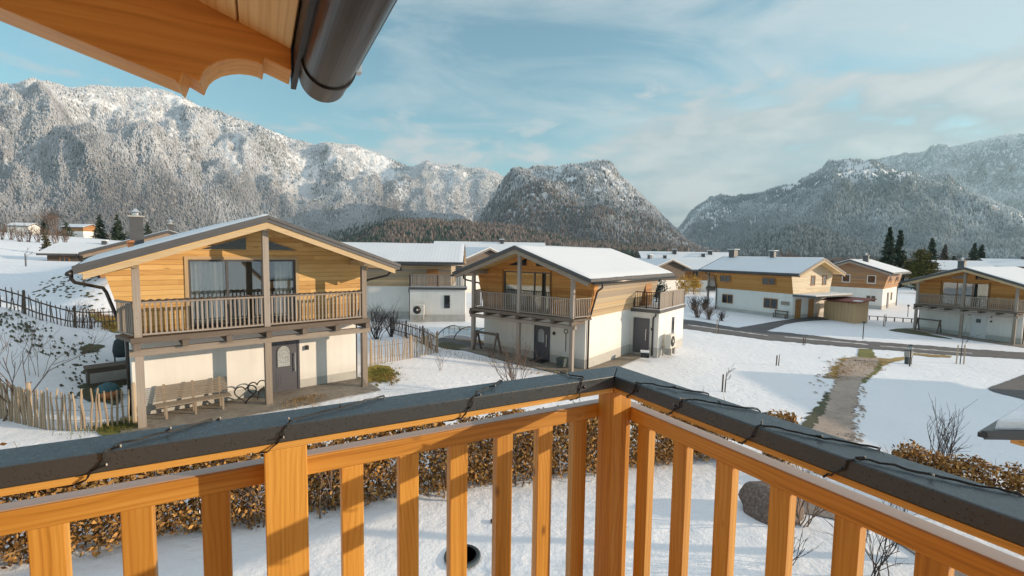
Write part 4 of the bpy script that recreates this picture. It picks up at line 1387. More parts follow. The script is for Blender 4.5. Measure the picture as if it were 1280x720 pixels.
# fairy lights wound round the cap
def fairy(paths):
    e = empty('fairy_lights', (OX, OY, ZC), R(AZ), 'thin black cable of tiny fairy lights wound round the railing cap', 'fairy lights')
    for P in paths:
        cab = MB()
        pts = []
        for i in range(len(P) - 1):
            a = Vector(P[i]); b = Vector(P[i + 1])
            for k in range(6):
                t = k / 6
                q = a.lerp(b, t) + Vector((rnd.uniform(-.004, .004), rnd.uniform(-.004, .004), rnd.uniform(0, .004)))
                pts.append(q)
        pts.append(Vector(P[-1]))
        cab.tube(pts, .0021, 6)
        off = [p + Vector((rnd.uniform(-.004, .004), rnd.uniform(-.004, .004), .003)) for p in pts]
        cab.build('cable', M['black'], e, smooth=True)
        MB().tube(off, .0016, 5).build('cable_strand', M['black'], e, smooth=True)
        for i in range(4, len(pts) - 2, 9):
            d = Vector((rnd.uniform(-1, 1), rnd.uniform(-1, 1), .15)).normalized()
            b = MB().tube([pts[i] + Vector((0, 0, .003)), pts[i] + d * .022 + Vector((0, 0, .004))], [.003, .0032], 6)
            b.build('bulb_holder', M['black'], e)
            b = MB().lathe([(.0006, 0), (.0024, .002), (.0024, .006), (.0006, .009)], pts[i] + d * .023, 8)
            b.build('bulb', M['bulb'], e, smooth=True)


F0 = .004
dz = zc0 - ZC
def wrapL(xo_, xi, dx=-.05):
    return [(xo_ + .02, w + .004, dz * .7), (xo_, w + .001, .002), ((xo_ * .6 + xi * .4), w * .55, F0), (xi + .03, .03, F0), (xi, -.004, 0), (xi - .012, -.006, dz * .6), (xi + dx, -.006, dz - .02), (xi + dx * 2.2, .03, dz - .035), (xi + dx * 3, .10, dz - .03)]
def wrapR(yo, yi, dy=.06):
    return [(w + .004, yo - .02, dz * .7), (w + .001, yo, .002), (w * .55, yo * .6 + yi * .4, F0), (.03, yi - .03, F0), (-.004, yi, 0), (-.006, yi + .012, dz * .6), (-.006, yi + dy, dz - .02), (.03, yi + dy * 1.8, dz - .035), (.09, yi + dy * 2, dz - .05)]
fairy([wrapL(-1.62, -1.86), wrapL(-1.05, -1.40), wrapL(-.52, -.73), wrapL(-.20, -.19, -.02), wrapR(-.40, -.15, .05), wrapR(-.62, -.40, .06), wrapR(-1.0, -.72, .05), wrapR(-1.3, -1.0)])


# ------------------------------------------------------------------ far houses of the village
def far_house(px, depth, az, L, Wd, wall_h, rise, label, walls='plaster', upper='clad_brown', z0=None, chim=(), windows=True, over=.8):
    d = ray(px, 330)
    x, y = d[0] / d[1] * depth, depth
    g = gz(x, y) if z0 is None else z0
    h = empty('village_house', (x, y, g), R(az), label, 'house', 'houses in the background')
    MB().box(-L / 2, L / 2, -Wd / 2, Wd / 2, -2, wall_h * .52).build('wall', M[walls], h)
    MB().box(-L / 2 - .03, L / 2 + .03, -Wd / 2 - .03, Wd / 2 + .03, wall_h * .52 + .002, wall_h).build('upper_wall', M[upper], h)
    k = rise / (Wd / 2)
    MB().prism([(-Wd / 2, wall_h + .002), (Wd / 2, wall_h + .002), (0, wall_h + rise - .02)], 'x', -L / 2, L / 2).build('gable', M[upper], h)
    e = Wd / 2 + over
    def roof(m, e_, t, th, x0, x1, nm, par):
        b = MB()
        b.prism([(-e_, t - k * e_), (0, t), (e_, t - k * e_), (e_, t - k * e_ - th), (0, t - th), (-e_, t - k * e_ - th)], 'x', x0, x1)
        return b.build(nm, m, par)
    rf_ = roof(M['roof_metal'], e, wall_h + rise + .25, .24, -L / 2 - over, L / 2 + over, 'roof', h)
    sn = roof(M['roof_snow'], e - .06, wall_h + rise + .38, .125, -L / 2 - over + .06, L / 2 + over - .06, 'roof_snow', rf_)
    for cx_, cy_, s_, hh in chim:
        zc = wall_h + rise + .25 - k * abs(cy_)
        c = MB().box(cx_ - s_, cx_ + s_, cy_ - s_, cy_ + s_, zc - .3, zc + hh).build('chimney', M['roof_metal'], rf_)
        MB().box(cx_ - s_ - .12, cx_ + s_ + .12, cy_ - s_ - .12, cy_ + s_ + .12, zc + hh + .002, zc + hh + .14).build('chimney_cap', M['roof_snow'], c)
    if windows:
        n = max(2, int(L / 3.2))
        for i in range(n):
            xx = -L / 2 + (i + .5) * L / n
            for zz in (.9, wall_h * .52 + .6):
                hh = min(1.15, wall_h * .48 - .7) if zz > 1 else 1.2
                glazing(h, xx - .55, xx + .55, zz, zz + max(hh, .5), -Wd / 2 - .032, M['clad_brown'], M['glass_dark'], 1, .09, .05)
    return h


far_house(612, 78, 3, 17, 9, 4.9, 1.75, 'long low house with snowy roof in the gap between two chalets', chim=((2.0, -.5, .3, .7),))
far_house(587, 66, -50, 8, 8, 4.0, 1.5, 'small snow roofed house with brown gable tucked behind the side-on chalet', upper='weathered_dark', chim=())
far_house(855, 100, -4, 18, 12, 4.6, 2.6, 'large house with white snow roof and several roof vents, beyond the terrace railing', chim=((-5, -3.5, .3, .8), (-2.4, -1, .35, 1.0), (3.2, -2.2, .3, .7), (5.0, -1.0, .35, .8)))
far_house(880, 88, -8, 9.5, 7, 4.1, 1.4, 'white walled house with brown upper floor and yellow shrubs before it', chim=())
far_house(812, 84, -60, 9, 8, 4.2, 1.3, 'brown house whose roof edge shows just over the snowy roof of the middle chalet', upper='weathered_dark', chim=((0, 0, .3, .7),))
far_house(1186, 105, -12, 12, 9, 4.6, 1.7, 'house with pale snowy roof between the round tree and the right chalet', chim=())
far_house(1268, 150, -20, 16, 10, 5.0, 2.0, 'grey roofed house far off on the valley floor', chim=((2, 0, .4, 1.0),))
far_house(122, 68, 18, 7.5, 8, 2.3, 1.2, 'flat looking snow roofed house with pale chimney on the left hill', upper='weathered_dark', chim=((1.2, -.6, .25, .6),), z0=2.7)
far_house(33, 160, 10, 6, 5, 2.6, .9, 'tiny white farmhouse at the edge of the hill field', upper='plaster', z0=10.0, chim=(), windows=False, over=.4)
far_house(104, 175, -8, 9, 6, 2.8, 1.1, 'tiny brown farmhouse under the dark conifers', z0=10.2, chim=(), windows=False, over=.5)


# ------------------------------------------------------------------ trees and shrubs
def leafy(name, pts, size, cols, m, parent, rg, flat=0.0):
    """many small leaf faces"""
    n = len(pts)
    a = rg.normal(size=(n, 3)); a /= np.linalg.norm(a, axis=1)[:, None]
    b = rg.normal(size=(n, 3)); b = np.cross(a, b); b /= np.linalg.norm(b, axis=1)[:, None]
    s = rg.uniform(size[0], size[1], n)[:, None]
    V = np.stack([pts - a * s, pts + b * s * .55, pts + a * s, pts - b * s * .55], 1).reshape(-1, 3)
    F = np.arange(n * 4).reshape(n, 4)
    return raw_mesh(name, V, F, m, parent, col=np.repeat(cols, 4, 0))


def conifer(px, ytop, depth, label, spread=.22, dark=(0.018, 0.030, 0.020), light=(0.055, 0.075, 0.045), base=None, seed=1, group='conifers in the village', ztop=None):
    rg = np.random.default_rng(seed)
    d = ray(px, ytop)
    x, y = d[0] / d[1] * depth, depth
    zt_ = EYE + d[2] / d[1] * depth
    g = gz(x, y) if base is None else base
    h = zt_ - g
    o = empty('conifer_tree', (x, y, g), 0, label, 'tree', group)
    MB().tube([(0, 0, -.5), (0, 0, h * .5), (0, 0, h * .97)], [h * .022, h * .014, h * .003], 7).build('trunk', M['bark'], o)
    P = []; C = []
    tiers = int(h * 2.4)
    for i in range(tiers):
        f = i / tiers
        z = h * (.06 + .94 * f)
        rmax = h * spread * (1 - f) ** .85 + .08
        nb = int(5 + 9 * (1 - f))
        for k in range(nb):
            t = rg.uniform(0, 6.28)
            rr = rmax * rg.uniform(.65, 1.12)
            m_ = int(8 + 16 * (1 - f))
            u = rg.random(m_) ** .7
            q = np.stack([np.cos(t) * rr * u, np.sin(t) * rr * u, z - u * rr * .32 + rg.normal(0, .06, m_)], -1)
            q[:, :2] += rg.normal(0, .12 + .02 * h * (1 - f), (m_, 2)) * .6
            P.append(q)
            C.append(lerpc(dark, light, np.clip(rg.random(m_) * .7 + .3 * u, 0, 1)))
    P = np.concatenate(P); C = np.concatenate(C)
    leafy('crown', P, (h * .012 + .07, h * .024 + .12), C, M['leaf'], o, rg)
    return o


def branching(mb, p, d, L, r, depth, rg, spread=.55, up=.12, n=(2, 4), taper=.62, sides=4):
    k = 3
    pts = [Vector(p)]; dd = Vector(d)
    for i in range(k):
        dd = (dd + Vector(rg.normal(0, .13, 3)) + Vector((0, 0, up * .35))).normalized()
        pts.append(pts[-1] + dd * (L / k))
    mb.tube(pts, [r * (1 - .4 * i / k) for i in range(k + 1)], sides, cap=False)
    if depth <= 0:
        return
    for j in range(int(rg.integers(n[0], n[1] + 1))):
        t = rg.uniform(.35, 1.0)
        q = pts[1].lerp(pts[-1], max(0, (t - .33) / .67)) if t < .95 else pts[-1]
        nd = (dd + Vector(rg.normal(0, spread, 3)) + Vector((0, 0, up))).normalized()
        branching(mb, q, nd, L * rg.uniform(.55, .85), r * taper, depth - 1, rg, spread, up, n, taper, max(3, sides - 1))


def bare_tree(loc, h, label, m='twig', seed=1, depth=5, group='bare trees', crown=.30, name='bare_tree', spread=.5):
    rg = np.random.default_rng(seed)
    o = empty(name, loc, 0, label, 'tree', group)
    MB().tube([(0, 0, -.3), (.02, 0, h * .18), (0, .03, h * .34)], [h * .02, h * .017, h * .014], 7).build('trunk', M['bark'], o)
    mb = MB()
    for k in range(5):
        branching(mb, (0, 0, h * (.22 + .03 * k)), (rg.normal(0, .45), rg.normal(0, .45), .9), h * crown, h * .009, depth, rg, spread, .16, (3, 4))
    mb.build('crown', M[m], o, fix=False)
    return o


def shrub(loc, h, label, m='twig', seed=1, stems=9, depth=2, spread=.5, name='bare_shrub', group=None, cat='shrub', r=.008):
    rg = np.random.default_rng(seed)
    mb = MB()
    for k in range(stems):
        t = rg.uniform(0, 6.28)
        lean = rg.uniform(.05, spread)
        branching(mb, (rg.normal(0, .05 * h), rg.normal(0, .05 * h), -.05), (math.cos(t) * lean, math.sin(t) * lean, 1), h * rg.uniform(.4, .62), r * h ** .5, depth, rg, .38, .2, (2, 3), .6, 4)
    o = mb.build(name, M[m], None, fix=False)
    o.location = loc
    return tag(o, label, cat, group)


def on(px, depth, dz=0.0):
    d = ray(px, 330)
    x, y = d[0] / d[1] * depth, depth
    return (x, y, gz(x, y) + dz)


conifer(1113, 283, 112, 'tall dark spruce with slender top, left one of the close pair', .17, seed=2)
conifer(1126, 287, 114, 'dark spruce of the close pair, right one and slightly lower', .15, seed=3)
conifer(1166, 297, 150, 'dark spruce behind the round olive tree', .22, seed=4)
conifer(1182, 305, 165, 'thin brownish spruce between the round tree and the right chalet', .2, (0.06, 0.05, 0.04), (0.13, 0.10, 0.08), seed=5)
conifer(1219, 303, 170, 'dark conifer over the right chalet roof, left of a pair', .25, seed=6)
conifer(1228, 305, 172, 'dark conifer over the right chalet roof, right of a pair', .25, seed=7)
conifer(1193, 319, 140, 'small dark conifer just left of the right chalet ridge', .3, seed=8)
conifer(54, 273, 150, 'dark conifer on the left hill beside the tiny white farmhouse', .2, base=8.0, seed=9)
conifer(83, 277, 158, 'broad dark conifer on the left hill before the brown farmhouse', .55, base=8.5, seed=10)
conifer(124, 268, 140, 'dark green conifer on the left hill, left of the tall two', .28, base=8.0, seed=11)
conifer(146, 267, 140, 'dark green conifer next to the big grey chimney', .28, base=8.0, seed=12)
conifer(184, 277, 140, 'conifer mostly hidden by the big grey chimney', .28, base=8.0, seed=13)
conifer(56, 289, 75, 'young spruce on a bare stem in the snowy hill field', .2, (0.05, 0.05, 0.03), (0.11, 0.10, 0.06), base=3.9, seed=14)


def round_tree(px, ytop, depth, hw, label, dark, light, seed, name='round_tree', zoff=0.0, dens=5200, ls=(.12, .22)):
    rg = np.random.default_rng(seed)
    d = ray(px, ytop)
    x, y = d[0] / d[1] * depth, depth
    zt_ = EYE + d[2] / d[1] * depth
    g = gz(x, y) + zoff
    h = zt_ - g
    o = empty(name, (x, y, g), 0, label, 'tree')
    MB().tube([(0, 0, -.3), (0, 0, h * .6)], [h * .03, h * .015], 7).build('trunk', M['bark'], o)
    nC = 60
    cs = rg.normal(size=(nC, 3)); cs /= np.linalg.norm(cs, axis=1)[:, None]
    cs *= rg.random(nC)[:, None] ** .4
    cz = np.abs(cs[:, 2])
    wprof = 1 - .45 * np.clip(cs[:, 2], 0, 1)
    C = np.stack([cs[:, 0] * hw * wprof, cs[:, 1] * hw * wprof, h * .54 + cs[:, 2] * h * .44], -1)
    pts = C[rg.integers(0, nC, dens)] + rg.normal(0, hw * .15, (dens, 3))
    br = rg.random(nC)
    cols = lerpc(dark, light, np.clip(rg.random(dens), 0, 1))
    leafy('crown', pts, ls, cols, M['leaf'], o, rg)
    return o


round_tree(1154, 313, 92, 2.5, 'rounded olive green tree behind the right chalet', (0.035, 0.04, 0.012), (0.15, 0.13, 0.03), 21, dens=11000, ls=(.12, .24))
round_tree(855, 343, 72, 1.3, 'small tree with yellow leaves beyond the terrace railing, left of two', (0.30, 0.17, 0.02), (0.60, 0.36, 0.05), 22, 'yellow_tree', dens=900, ls=(.08, .15))
round_tree(868, 344, 78, 1.4, 'spreading shrub with yellow leaves before the white walled house', (0.30, 0.17, 0.02), (0.62, 0.38, 0.05), 23, 'yellow_tree', dens=900, ls=(.08, .15))
round_tree(822, 348, 62, 1.4, 'dark evergreen bush behind the terrace railing', (0.012, 0.02, 0.014), (0.04, 0.05, 0.035), 24, 'evergreen_bush', dens=1600, ls=(.08, .15))

bt = bare_tree(on(980, 125), 9.5, 'big reddish bare tree behind the chalet with the side windows', 'twig', 31, 4)
for k, (px, dep, h, lab, mm) in enumerate([
        (1003, 135, 9.0, 'greyish bare tree right of the big reddish one', 'twig_dark'),
        (1045, 150, 7.5, 'low bare tree above the ridge of the far brown chalet, left end of the row', 'twig_dark'),
        (1062, 155, 7.0, 'bare tree just over the far brown chalet roof', 'twig'),
        (1080, 150, 7.5, 'reddish bare tree left of the tall spruce pair', 'twig'),
        (1172, 175, 9, 'bare tree beside the thin brownish spruce', 'twig_dark'),
        (1205, 170, 8, 'bare tree left of the conifers over the right chalet', 'twig'),
        (1245, 165, 7, 'reddish bare tree over the right chalet, left of the last three', 'twig'),
        (1262, 170, 7, 'reddish bare tree over the right chalet, middle of the last three', 'twig'),
        (1279, 160, 6.5, 'reddish bare tree at the picture edge over the right chalet', 'twig'),
        (905, 150, 6.5, 'reddish bare tree beside the big chimney of the side-on chalet', 'twig'),
        (925, 160, 6.0, 'low reddish bare tree right of that big chimney', 'twig'),
        (72, 150, 11, 'rust brown bare tree between the two hill farmhouses', 'twig'),
        (64, 155, 12, 'taller dark bare tree behind the rust brown one', 'twig_dark')]):
    zz = 8.0 if px < 200 else None
    loc = on(px, dep)
    if zz: loc = (loc[0], loc[1], zz)
    bare_tree(loc, h, lab, mm, 40 + k, 3)
# scrub row along the hill field
for k in range(9):
    px = -6 + 11 * k
    loc = on(px, 98 + k % 3 * 3)
    shrub(loc, 3.0 + (k * 37 % 10) * .12, 'rust brown shrub in the scrub row along the hill field', 'twig', 70 + k, 14, 2, .5, 'bare_shrub', 'scrub along the hill field', r=.025)

# distant wooded valley edge on both sides
def tree_belt(name, x0, x1, dep, n, size, cols, seed):
    rg = np.random.default_rng(seed)
    px = rg.uniform(x0, x1, n); dp = rg.uniform(dep[0], dep[1], n)
    d = np.array([ray(p, 330) for p in px])
    x = d[:, 0] / d[:, 1] * dp
    pos = np.stack([x, dp, gz_arr(x, dp) - .5], -1)
    h = rg.uniform(size[0], size[1], n)
    c = lerpc(cols[0], cols[1], rg.random(n))
    return far_trees(name, pos, h, c, .52, rg)
tree_belt('valley_wood', 880, 1420, (300, 650), 2200, (3.5, 9), ((0.06, 0.06, 0.055), (0.20, 0.155, 0.135)), 3)
tree_belt('hill_edge_wood', -120, 330, (330, 700), 2000, (4, 11), ((0.08, 0.08, 0.075), (0.32, 0.28, 0.26)), 4)


# ------------------------------------------------------------------ beech hedges under the balcony
def hedge(base, h, thick, nleaf, label, seed, snow=40, name='beech_hedge'):
    rg = np.random.default_rng(seed)
    P = [Vector(p) for p in base]
    seg = [(P[i + 1] - P[i]).length for i in range(len(P) - 1)]
    tot = sum(seg)
    o = empty(name, P[0], 0, label, 'hedge')
    def pos(s):
        for i, L in enumerate(seg):
            if s <= L or i == len(seg) - 1:
                d = (P[i + 1] - P[i]) / L
                return P[i] + d * s, Vector((-d.y, d.x, 0))
            s -= L
    pts = np.empty((nleaf, 3))
    ss = rg.uniform(0, tot, nleaf)
    zz = rg.random(nleaf) ** .85
    for i in range(nleaf):
        c, nrm = pos(ss[i])
        topn = .82 + .3 * vnoise(np.array([ss[i] * 2.3]), np.array([seed * 1.0]), seed)[0]
        wv = thick * (.5 + .12 * math.sin(ss[i] * 3))
        off = rg.normal(0, .33) * wv
        pts[i] = (c.x + nrm.x * off, c.y + nrm.y * off, c.z + .06 + zz[i] * h * topn)
    dens = fbm(ss * 1.9, zz * h * 2.6, seed + 2, 4, .65)
    pts = pts[(dens > .33) | (rg.random(nleaf) < .30)]
    nleaf = len(pts)
    pts -= np.array(P[0])
    f = rg.random(nleaf)
    cols = lerpc((0.16, 0.07, 0.018), (0.56, 0.31, 0.10), f)
    gr = rg.random(nleaf) < .12
    cols[gr] = lerpc((0.06, 0.035, 0.02), (0.14, 0.08, 0.04), rg.random(gr.sum()))
    leafy('leaves', pts, (.032, .068), cols, M['leaf'], o, rg)
    mb = MB()
    for k in range(int(tot / .17)):
        c, nrm = pos(k * .17 + rg.uniform(0, .1))
        st = Vector(c) - P[0] + nrm * rg.normal(0, .10 * thick)
        branching(mb, st, (rg.normal(0, .15), rg.normal(0, .15), 1), h * .52, .015, 2, rg, .4, .2, (2, 3), .6, 4)
    mb.build('branches', M['twig_pale'], o, fix=False)
    if snow:
        ns = snow * 5
        sp_ = np.empty((ns, 3))
        cc = [(rg.uniform(0, tot), rg.uniform(.10, .6)) for _ in range(snow)]
        for i in range(ns):
            s0, z0 = cc[i % snow]
            c, nrm = pos(min(max(s0 + rg.normal(0, .06), 0), tot))
            off = rg.normal(0, .18) * thick
            sp_[i] = (c.x + nrm.x * off, c.y + nrm.y * off, c.z + h * z0 + rg.normal(0, .035))
        sp_ -= np.array(P[0])
        tag(leafy('snow', sp_, (.02, .05), np.full((ns, 3), .8), M['leaf'], o, rg), kind='stuff')
    return o


hb = [at(-150, 760), at(-20, 735), at(83, 712), at(190, 692), at(333, 668), at(470, 642), at(623, 618), at(741, 602), at(840, 589), at(920, 581)]
hb = [p + Vector((-0.15, .55, 0)) for p in hb]
hedge(hb, 1.80, 1.0, 60000, 'long brown beech hedge along the yard, seen through the balcony bars', 5, 90)
h2 = [(7.6, 13.35), (8.5, 13.5)]
hedge([Vector((x, y, gz(x, y))) for x, y in h2], 1.35, .8, 2600, 'short brown hedge end beside the gravel track', 6, 4)
h3 = [(10.6, 12.4), (11.6, 11.9), (12.9, 11.3), (14.6, 10.7)]
hedge([Vector((x, y, gz(x, y))) for x, y in h3], 1.12, 1.2, 8000, 'rusty beech hedge with snow on top at the right, below the carport roof', 7, 26)


# ------------------------------------------------------------------ fences
def picket_fence(base, h, spacing, label, seed, m='picket', r=.028, post_every=2.4, rails=(.3, .8), name='picket_fence', wire=False, lean=.05):
    rg = np.random.default_rng(seed)
    P = [Vector(p) for p in base]
    fine = []
    for i in range(len(P) - 1):
        k = max(1, int((P[i + 1] - P[i]).length / .05))
        fine += [P[i].lerp(P[i + 1], j / k) for j in range(k)]
    fine.append(P[-1])
    acc = [0]
    for i in range(1, len(fine)):
        acc.append(acc[-1] + (fine[i] - fine[i - 1]).length)
    tot = acc[-1]
    def pos(s):
        i = min(int(np.searchsorted(acc, s)), len(fine) - 1)
        q = fine[i]
        return Vector((q.x, q.y, gz(q.x, q.y)))
    o = empty(name, pos(0), 0, label, 'fence')
    B = pos(0)
    n = int(tot / spacing)
    protos = []
    for v in range(5):
        mb = MB()
        b1, b2 = rg.normal(0, .02, 2), rg.normal(0, .02, 2)
        hh = h * rg.uniform(.92, 1.06)
        mb.tube([(0, 0, -.1), (b1[0], b1[1], hh * .35), (b2[0], b2[1], hh * .7), (0, 0, hh * .97), (0, 0, hh)], [r, r * 1.05, r * .95, r * .8, r * .25], 6)
        protos.append(mb.mesh('picket'))
        protos[-1].materials.append(M[m])
    for i in range(n):
        s = (i + .5) * spacing
        p = pos(s)
        k = bpy.data.objects.new('picket', protos[int(rg.integers(0, 5))])
        COL.objects.link(k); k.parent = o
        k.location = p - B
        k.rotation_euler = (rg.normal(0, lean), rg.normal(0, lean), rg.uniform(0, 6.28))
    for z in rails:
        mb = MB()
        pts = [pos(s) - B + Vector((0, 0, h * z)) for s in np.linspace(0, tot, max(3, int(tot / .8)))]
        if wire:
            mb.tube(pts, .005, 4)
        else:
            for a, b in zip(pts[:-1], pts[1:]):
                mb.beam(a, b, .03, .06)
        mb.build('wire' if wire else 'rail', M['dark_iron'] if wire else M[m], o)
    np_ = max(2, int(tot / post_every) + 1)
    for i in range(np_):
        p = pos(tot * i / (np_ - 1)) - B
        mb = MB()
        mb.tube([p + Vector((.02, .02, -.2)), p + Vector((.02, .03, h * 1.02)), p + Vector((.02, .03, h * 1.08))], [.06, .055, .04], 8)
        mb.build('post', M[m], o)
    return o


picket_fence([at(-60, 512), at(0, 523), at(35, 532), at(60, 537.5), at(90, 539), at(120, 538), at(167, 531)], 1.18, .125, 'pale split picket fence before the shaded garden, left of the golden chalet', 1, wire=True, rails=(.25, .5, .8), lean=.035)
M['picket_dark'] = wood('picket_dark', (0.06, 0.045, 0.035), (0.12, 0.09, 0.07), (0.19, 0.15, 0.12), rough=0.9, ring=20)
picket_fence([(-25.6, 20.6, 0), (-23.9, 21.9, 0), (-22.3, 21.7, 0), (-22.4, 22.9, 0), (-22.8, 25.2, 0), (-22.3, 26.6, 0), (-20.5, 28.5, 0)], 1.05, .19, 'dark thin picket fence running along the foot of the snowy mound', 2, 'picket_dark', .022)
fb = MB()
for i in range(11):
    x = -26.8 + i * .26
    fb.box(x, x + .22, 20.0 + i * .06, 20.03 + i * .06, gz(x, 20) - .1, gz(x, 20) + 1.25 + .06 * (i * 7 % 3))
tag(fb.build('board_fence', M['picket_dark']), 'dark upright board fence panel at the left picture edge', 'fence')
picket_fence([at(463, 456.5), at(478, 454), at(500, 450.5), at(524, 446), at(546, 441)], 1.12, .15, 'sunlit picket fence right of the golden chalet', 3, 'picket', .026, rails=(.25, .75), wire=True, lean=.03)
picket_fence([at(546, 441), at(530, 431), at(512, 424), at(496, 419), at(488, 417)], 1.05, .17, 'shaded dark picket fence running back toward the heat pump', 4, 'picket_dark', .02, rails=(.3, .8), lean=.03)
picket_fence([(9.4, 13.0, 0), (10.4, 12.9, 0), (11.6, 12.7, 0)], .75, .24, 'low rustic stake fence at the end of the gravel track', 5, 'picket_dark', .035, post_every=1.3, rails=(), lean=.05)
tag(MB().box(-.085, .085, -.085, .085, -.1, .95).build('gate_post', M['weathered']), 'thick square grey post standing in the low stake fence', 'post').location = (9.9, 12.95, gz(9.9, 12.95))
# low rail fence behind the right chalet's garden
lf = MB()
a_, b_ = at(1076, 399), at(1150, 404)
for i in range(8):
    p = a_.lerp(b_, i / 7)
    lf.box(p.x - .04, p.x + .04, p.y - .04, p.y + .04, p.z - .1, p.z + .45)
lf.beam(a_ + Vector((0, 0, .42)), b_ + Vector((0, 0, .42)), .06, .07)
tag(lf.build('rail_fence', M['weathered_dark']), 'low dark rail fence crossing the snow left of the right chalet', 'fence')


# ------------------------------------------------------------------ shrubs and young trees
shrub(tuple(at(1178, 585)), 1.95, 'dark budding shrub standing in the snow above the rusty hedge', 'twig_dark', 101, 13, 2, .45, r=.012)
shrub(tuple(at(1003, 655)), 1.5, 'bare shrub in the yard beside the boulder', 'twig', 102, 8, 3, .55, r=.013)
shrub(tuple(at(1095, 725)), 1.6, 'leafless bush in the shaded snow, nearest below the right railing', 'twig_dark', 103, 8, 3, .6, r=.011)
shrub(tuple(at(985, 705)), 1.0, 'low bare twigs in the snow left of the nearest bush', 'twig_dark', 104, 6, 2, .8, r=.010)
shrub(tuple(at(640, 497)), 2.2, 'sprawling bare bush just beyond the railing cap', 'twig', 105, 7, 3, .75, r=.014)
shrub(tuple(at(550, 463)), 1.1, 'thin bare sapling in the sunny snow before the picket fence', 'twig', 106, 4, 2, .5)
shrub(tuple(at(612, 447)), 1.0, 'dry twiggy plant at the shaded snow edge', 'twig', 107, 7, 2, .7)
shrub(tuple(at(652, 462)), 1.5, 'pale bare bush before the middle chalet porch', 'twig', 108, 10, 3, .55, r=.010)
shrub(tuple(at(470, 424)), 2.2, 'dense dark bare bush behind the sunlit picket fence, left', 'twig_dark', 109, 20, 3, .55, r=.014)
shrub(tuple(at(488, 421)), 1.8, 'dense dark bare bush behind the sunlit picket fence, right', 'twig_dark', 110, 18, 3, .6, r=.014)
shrub(tuple(at(100, 409)), 1.6, 'thin rust brown shrub rising through the dark fence', 'twig', 111, 9, 2, .6)
shrub(tuple(at(113, 411)), 1.3, 'reddish low shrub at the dark fence foot', 'twig', 112, 16, 2, .7)
shrub(tuple(at(16, 523)), 2.6, 'bare sapling behind the pale picket fence at the left edge', 'twig', 113, 5, 3, .5, r=.016)
shrub(tuple(at(45, 470)), 2.2, 'wispy bare shrub on the shaded snowy bank', 'twig', 114, 4, 2, .5)
for k, (px, py, h, lab, mm) in enumerate([(872, 397, 1.7, 'pinkish rounded shrub by the road, leftmost of three', 'twig'), (886, 399.5, 1.8, 'darker pinkish shrub by the road, middle of three', 'twig'), (902, 401, 1.1, 'sparse grey shrub by the road, rightmost of three', 'twig_dark')]):
    shrub(tuple(at(px, py)), h, lab, mm, 120 + k, 26, 2, .6, group='shrubs by the road', r=.016)
for k, (px, py, h, lab) in enumerate([(868, 388, 1.7, 'dark leafless hedge bush near the white house corner, left half'), (881, 387, 1.7, 'dark leafless hedge bush near the white house corner, right half')]):
    shrub(tuple(at(px, py)), h, lab, 'twig_dark', 130 + k, 34, 2, .8, r=.022)
# loose twigs poking up through the hedge
for k, (px, py) in enumerate([(650, 618), (560, 640), (400, 660), (745, 600), (300, 680)]):
    p = at(px, py) + Vector((0, .5, 0))
    shrub(tuple(p), 2.0, ['pale young stem in the hedge behind the middle balusters', 'pale forked stem in the hedge, third gap from the post', 'grey branching stem in the hedge just left of the wide post', 'bare stem in the hedge beside the corner post', 'leafless stem in the hedge below the left rail'][k], 'twig', 140 + k, 4, 2, .25, r=.015)
# dry stalks and grass along the shaded snow edge and by the terrace
def tuft(points, h, label, name, m, seed, blades=26, spread=.12):
    rg = np.random.default_rng(seed)
    mb = MB()
    for p in points:
        for k in range(blades):
            q = Vector(p) + Vector((rg.normal(0, spread), rg.normal(0, spread), -.02))
            d = Vector((rg.normal(0, .3), rg.normal(0, .3), 1)).normalized()
            L = h * rg.uniform(.4, 1.1)
            mb.tube([q, q + d * L * .6, q + d * L + Vector((d.x * .3 * L, d.y * .3 * L, -.1 * L))], [.006, .005, .002], 3, cap=False)
    return tag(mb.build(name, M[m], None, fix=False), label, 'grass', kind='stuff')
M['straw'] = plain('straw', (0.34, 0.20, 0.06), 0.9, var=0.35, scale=5)
M['green_blade'] = plain('green_blade', (0.13, 0.13, 0.025), 0.9, var=0.4, scale=5)
tuft([at(372, 503), at(384, 500), at(396, 498), at(360, 506), at(378, 502), at(390, 499)], .22, None, 'dry_grass', 'straw', 5, 40, .22)
tuft([at(548, 437), at(556, 440), at(566, 443), at(575, 446), at(590, 449), at(604, 452), at(620, 455), at(636, 457), at(560, 437)], .32, None, 'dry_stalks', 'straw', 6, 14, .25)
tuft([at(690, 466), at(672, 462), at(660, 459), at(708, 468)], .18, None, 'dry_grass', 'straw', 7, 30, .4)
tuft([at(128, 534), at(140, 533), at(152, 533), at(162, 531), at(110, 538)], .22, None, 'grass_tuft', 'green_blade', 8, 60, .25)
patch('lawn_patch', [tuple(at(*p)) for p in ((118, 541), (135, 530), (165, 526), (174, 534), (160, 541), (140, 545))], M['turf'], .03, .15, 'stuff', 3)
patch('lawn_patch', [tuple(at(*p)) for p in ((457, 462), (466, 457), (485, 458.5), (492, 466), (487, 476), (470, 476), (460, 478))], M['turf_yellow'], .03, .3, 'stuff', 4)
patch('lawn_patch', [tuple(at(*p)) for p in ((97, 497), (106, 478), (118, 463), (135, 455), (152, 462), (152, 500), (125, 503))], M['turf_dark'], .03, .5, 'stuff', 5)
patch('lawn_patch', [tuple(at(*p)) for p in ((100, 437), (112, 431), (128, 432), (124, 439), (108, 441))], M['turf_dark'], .03, .3, 'stuff', 6)
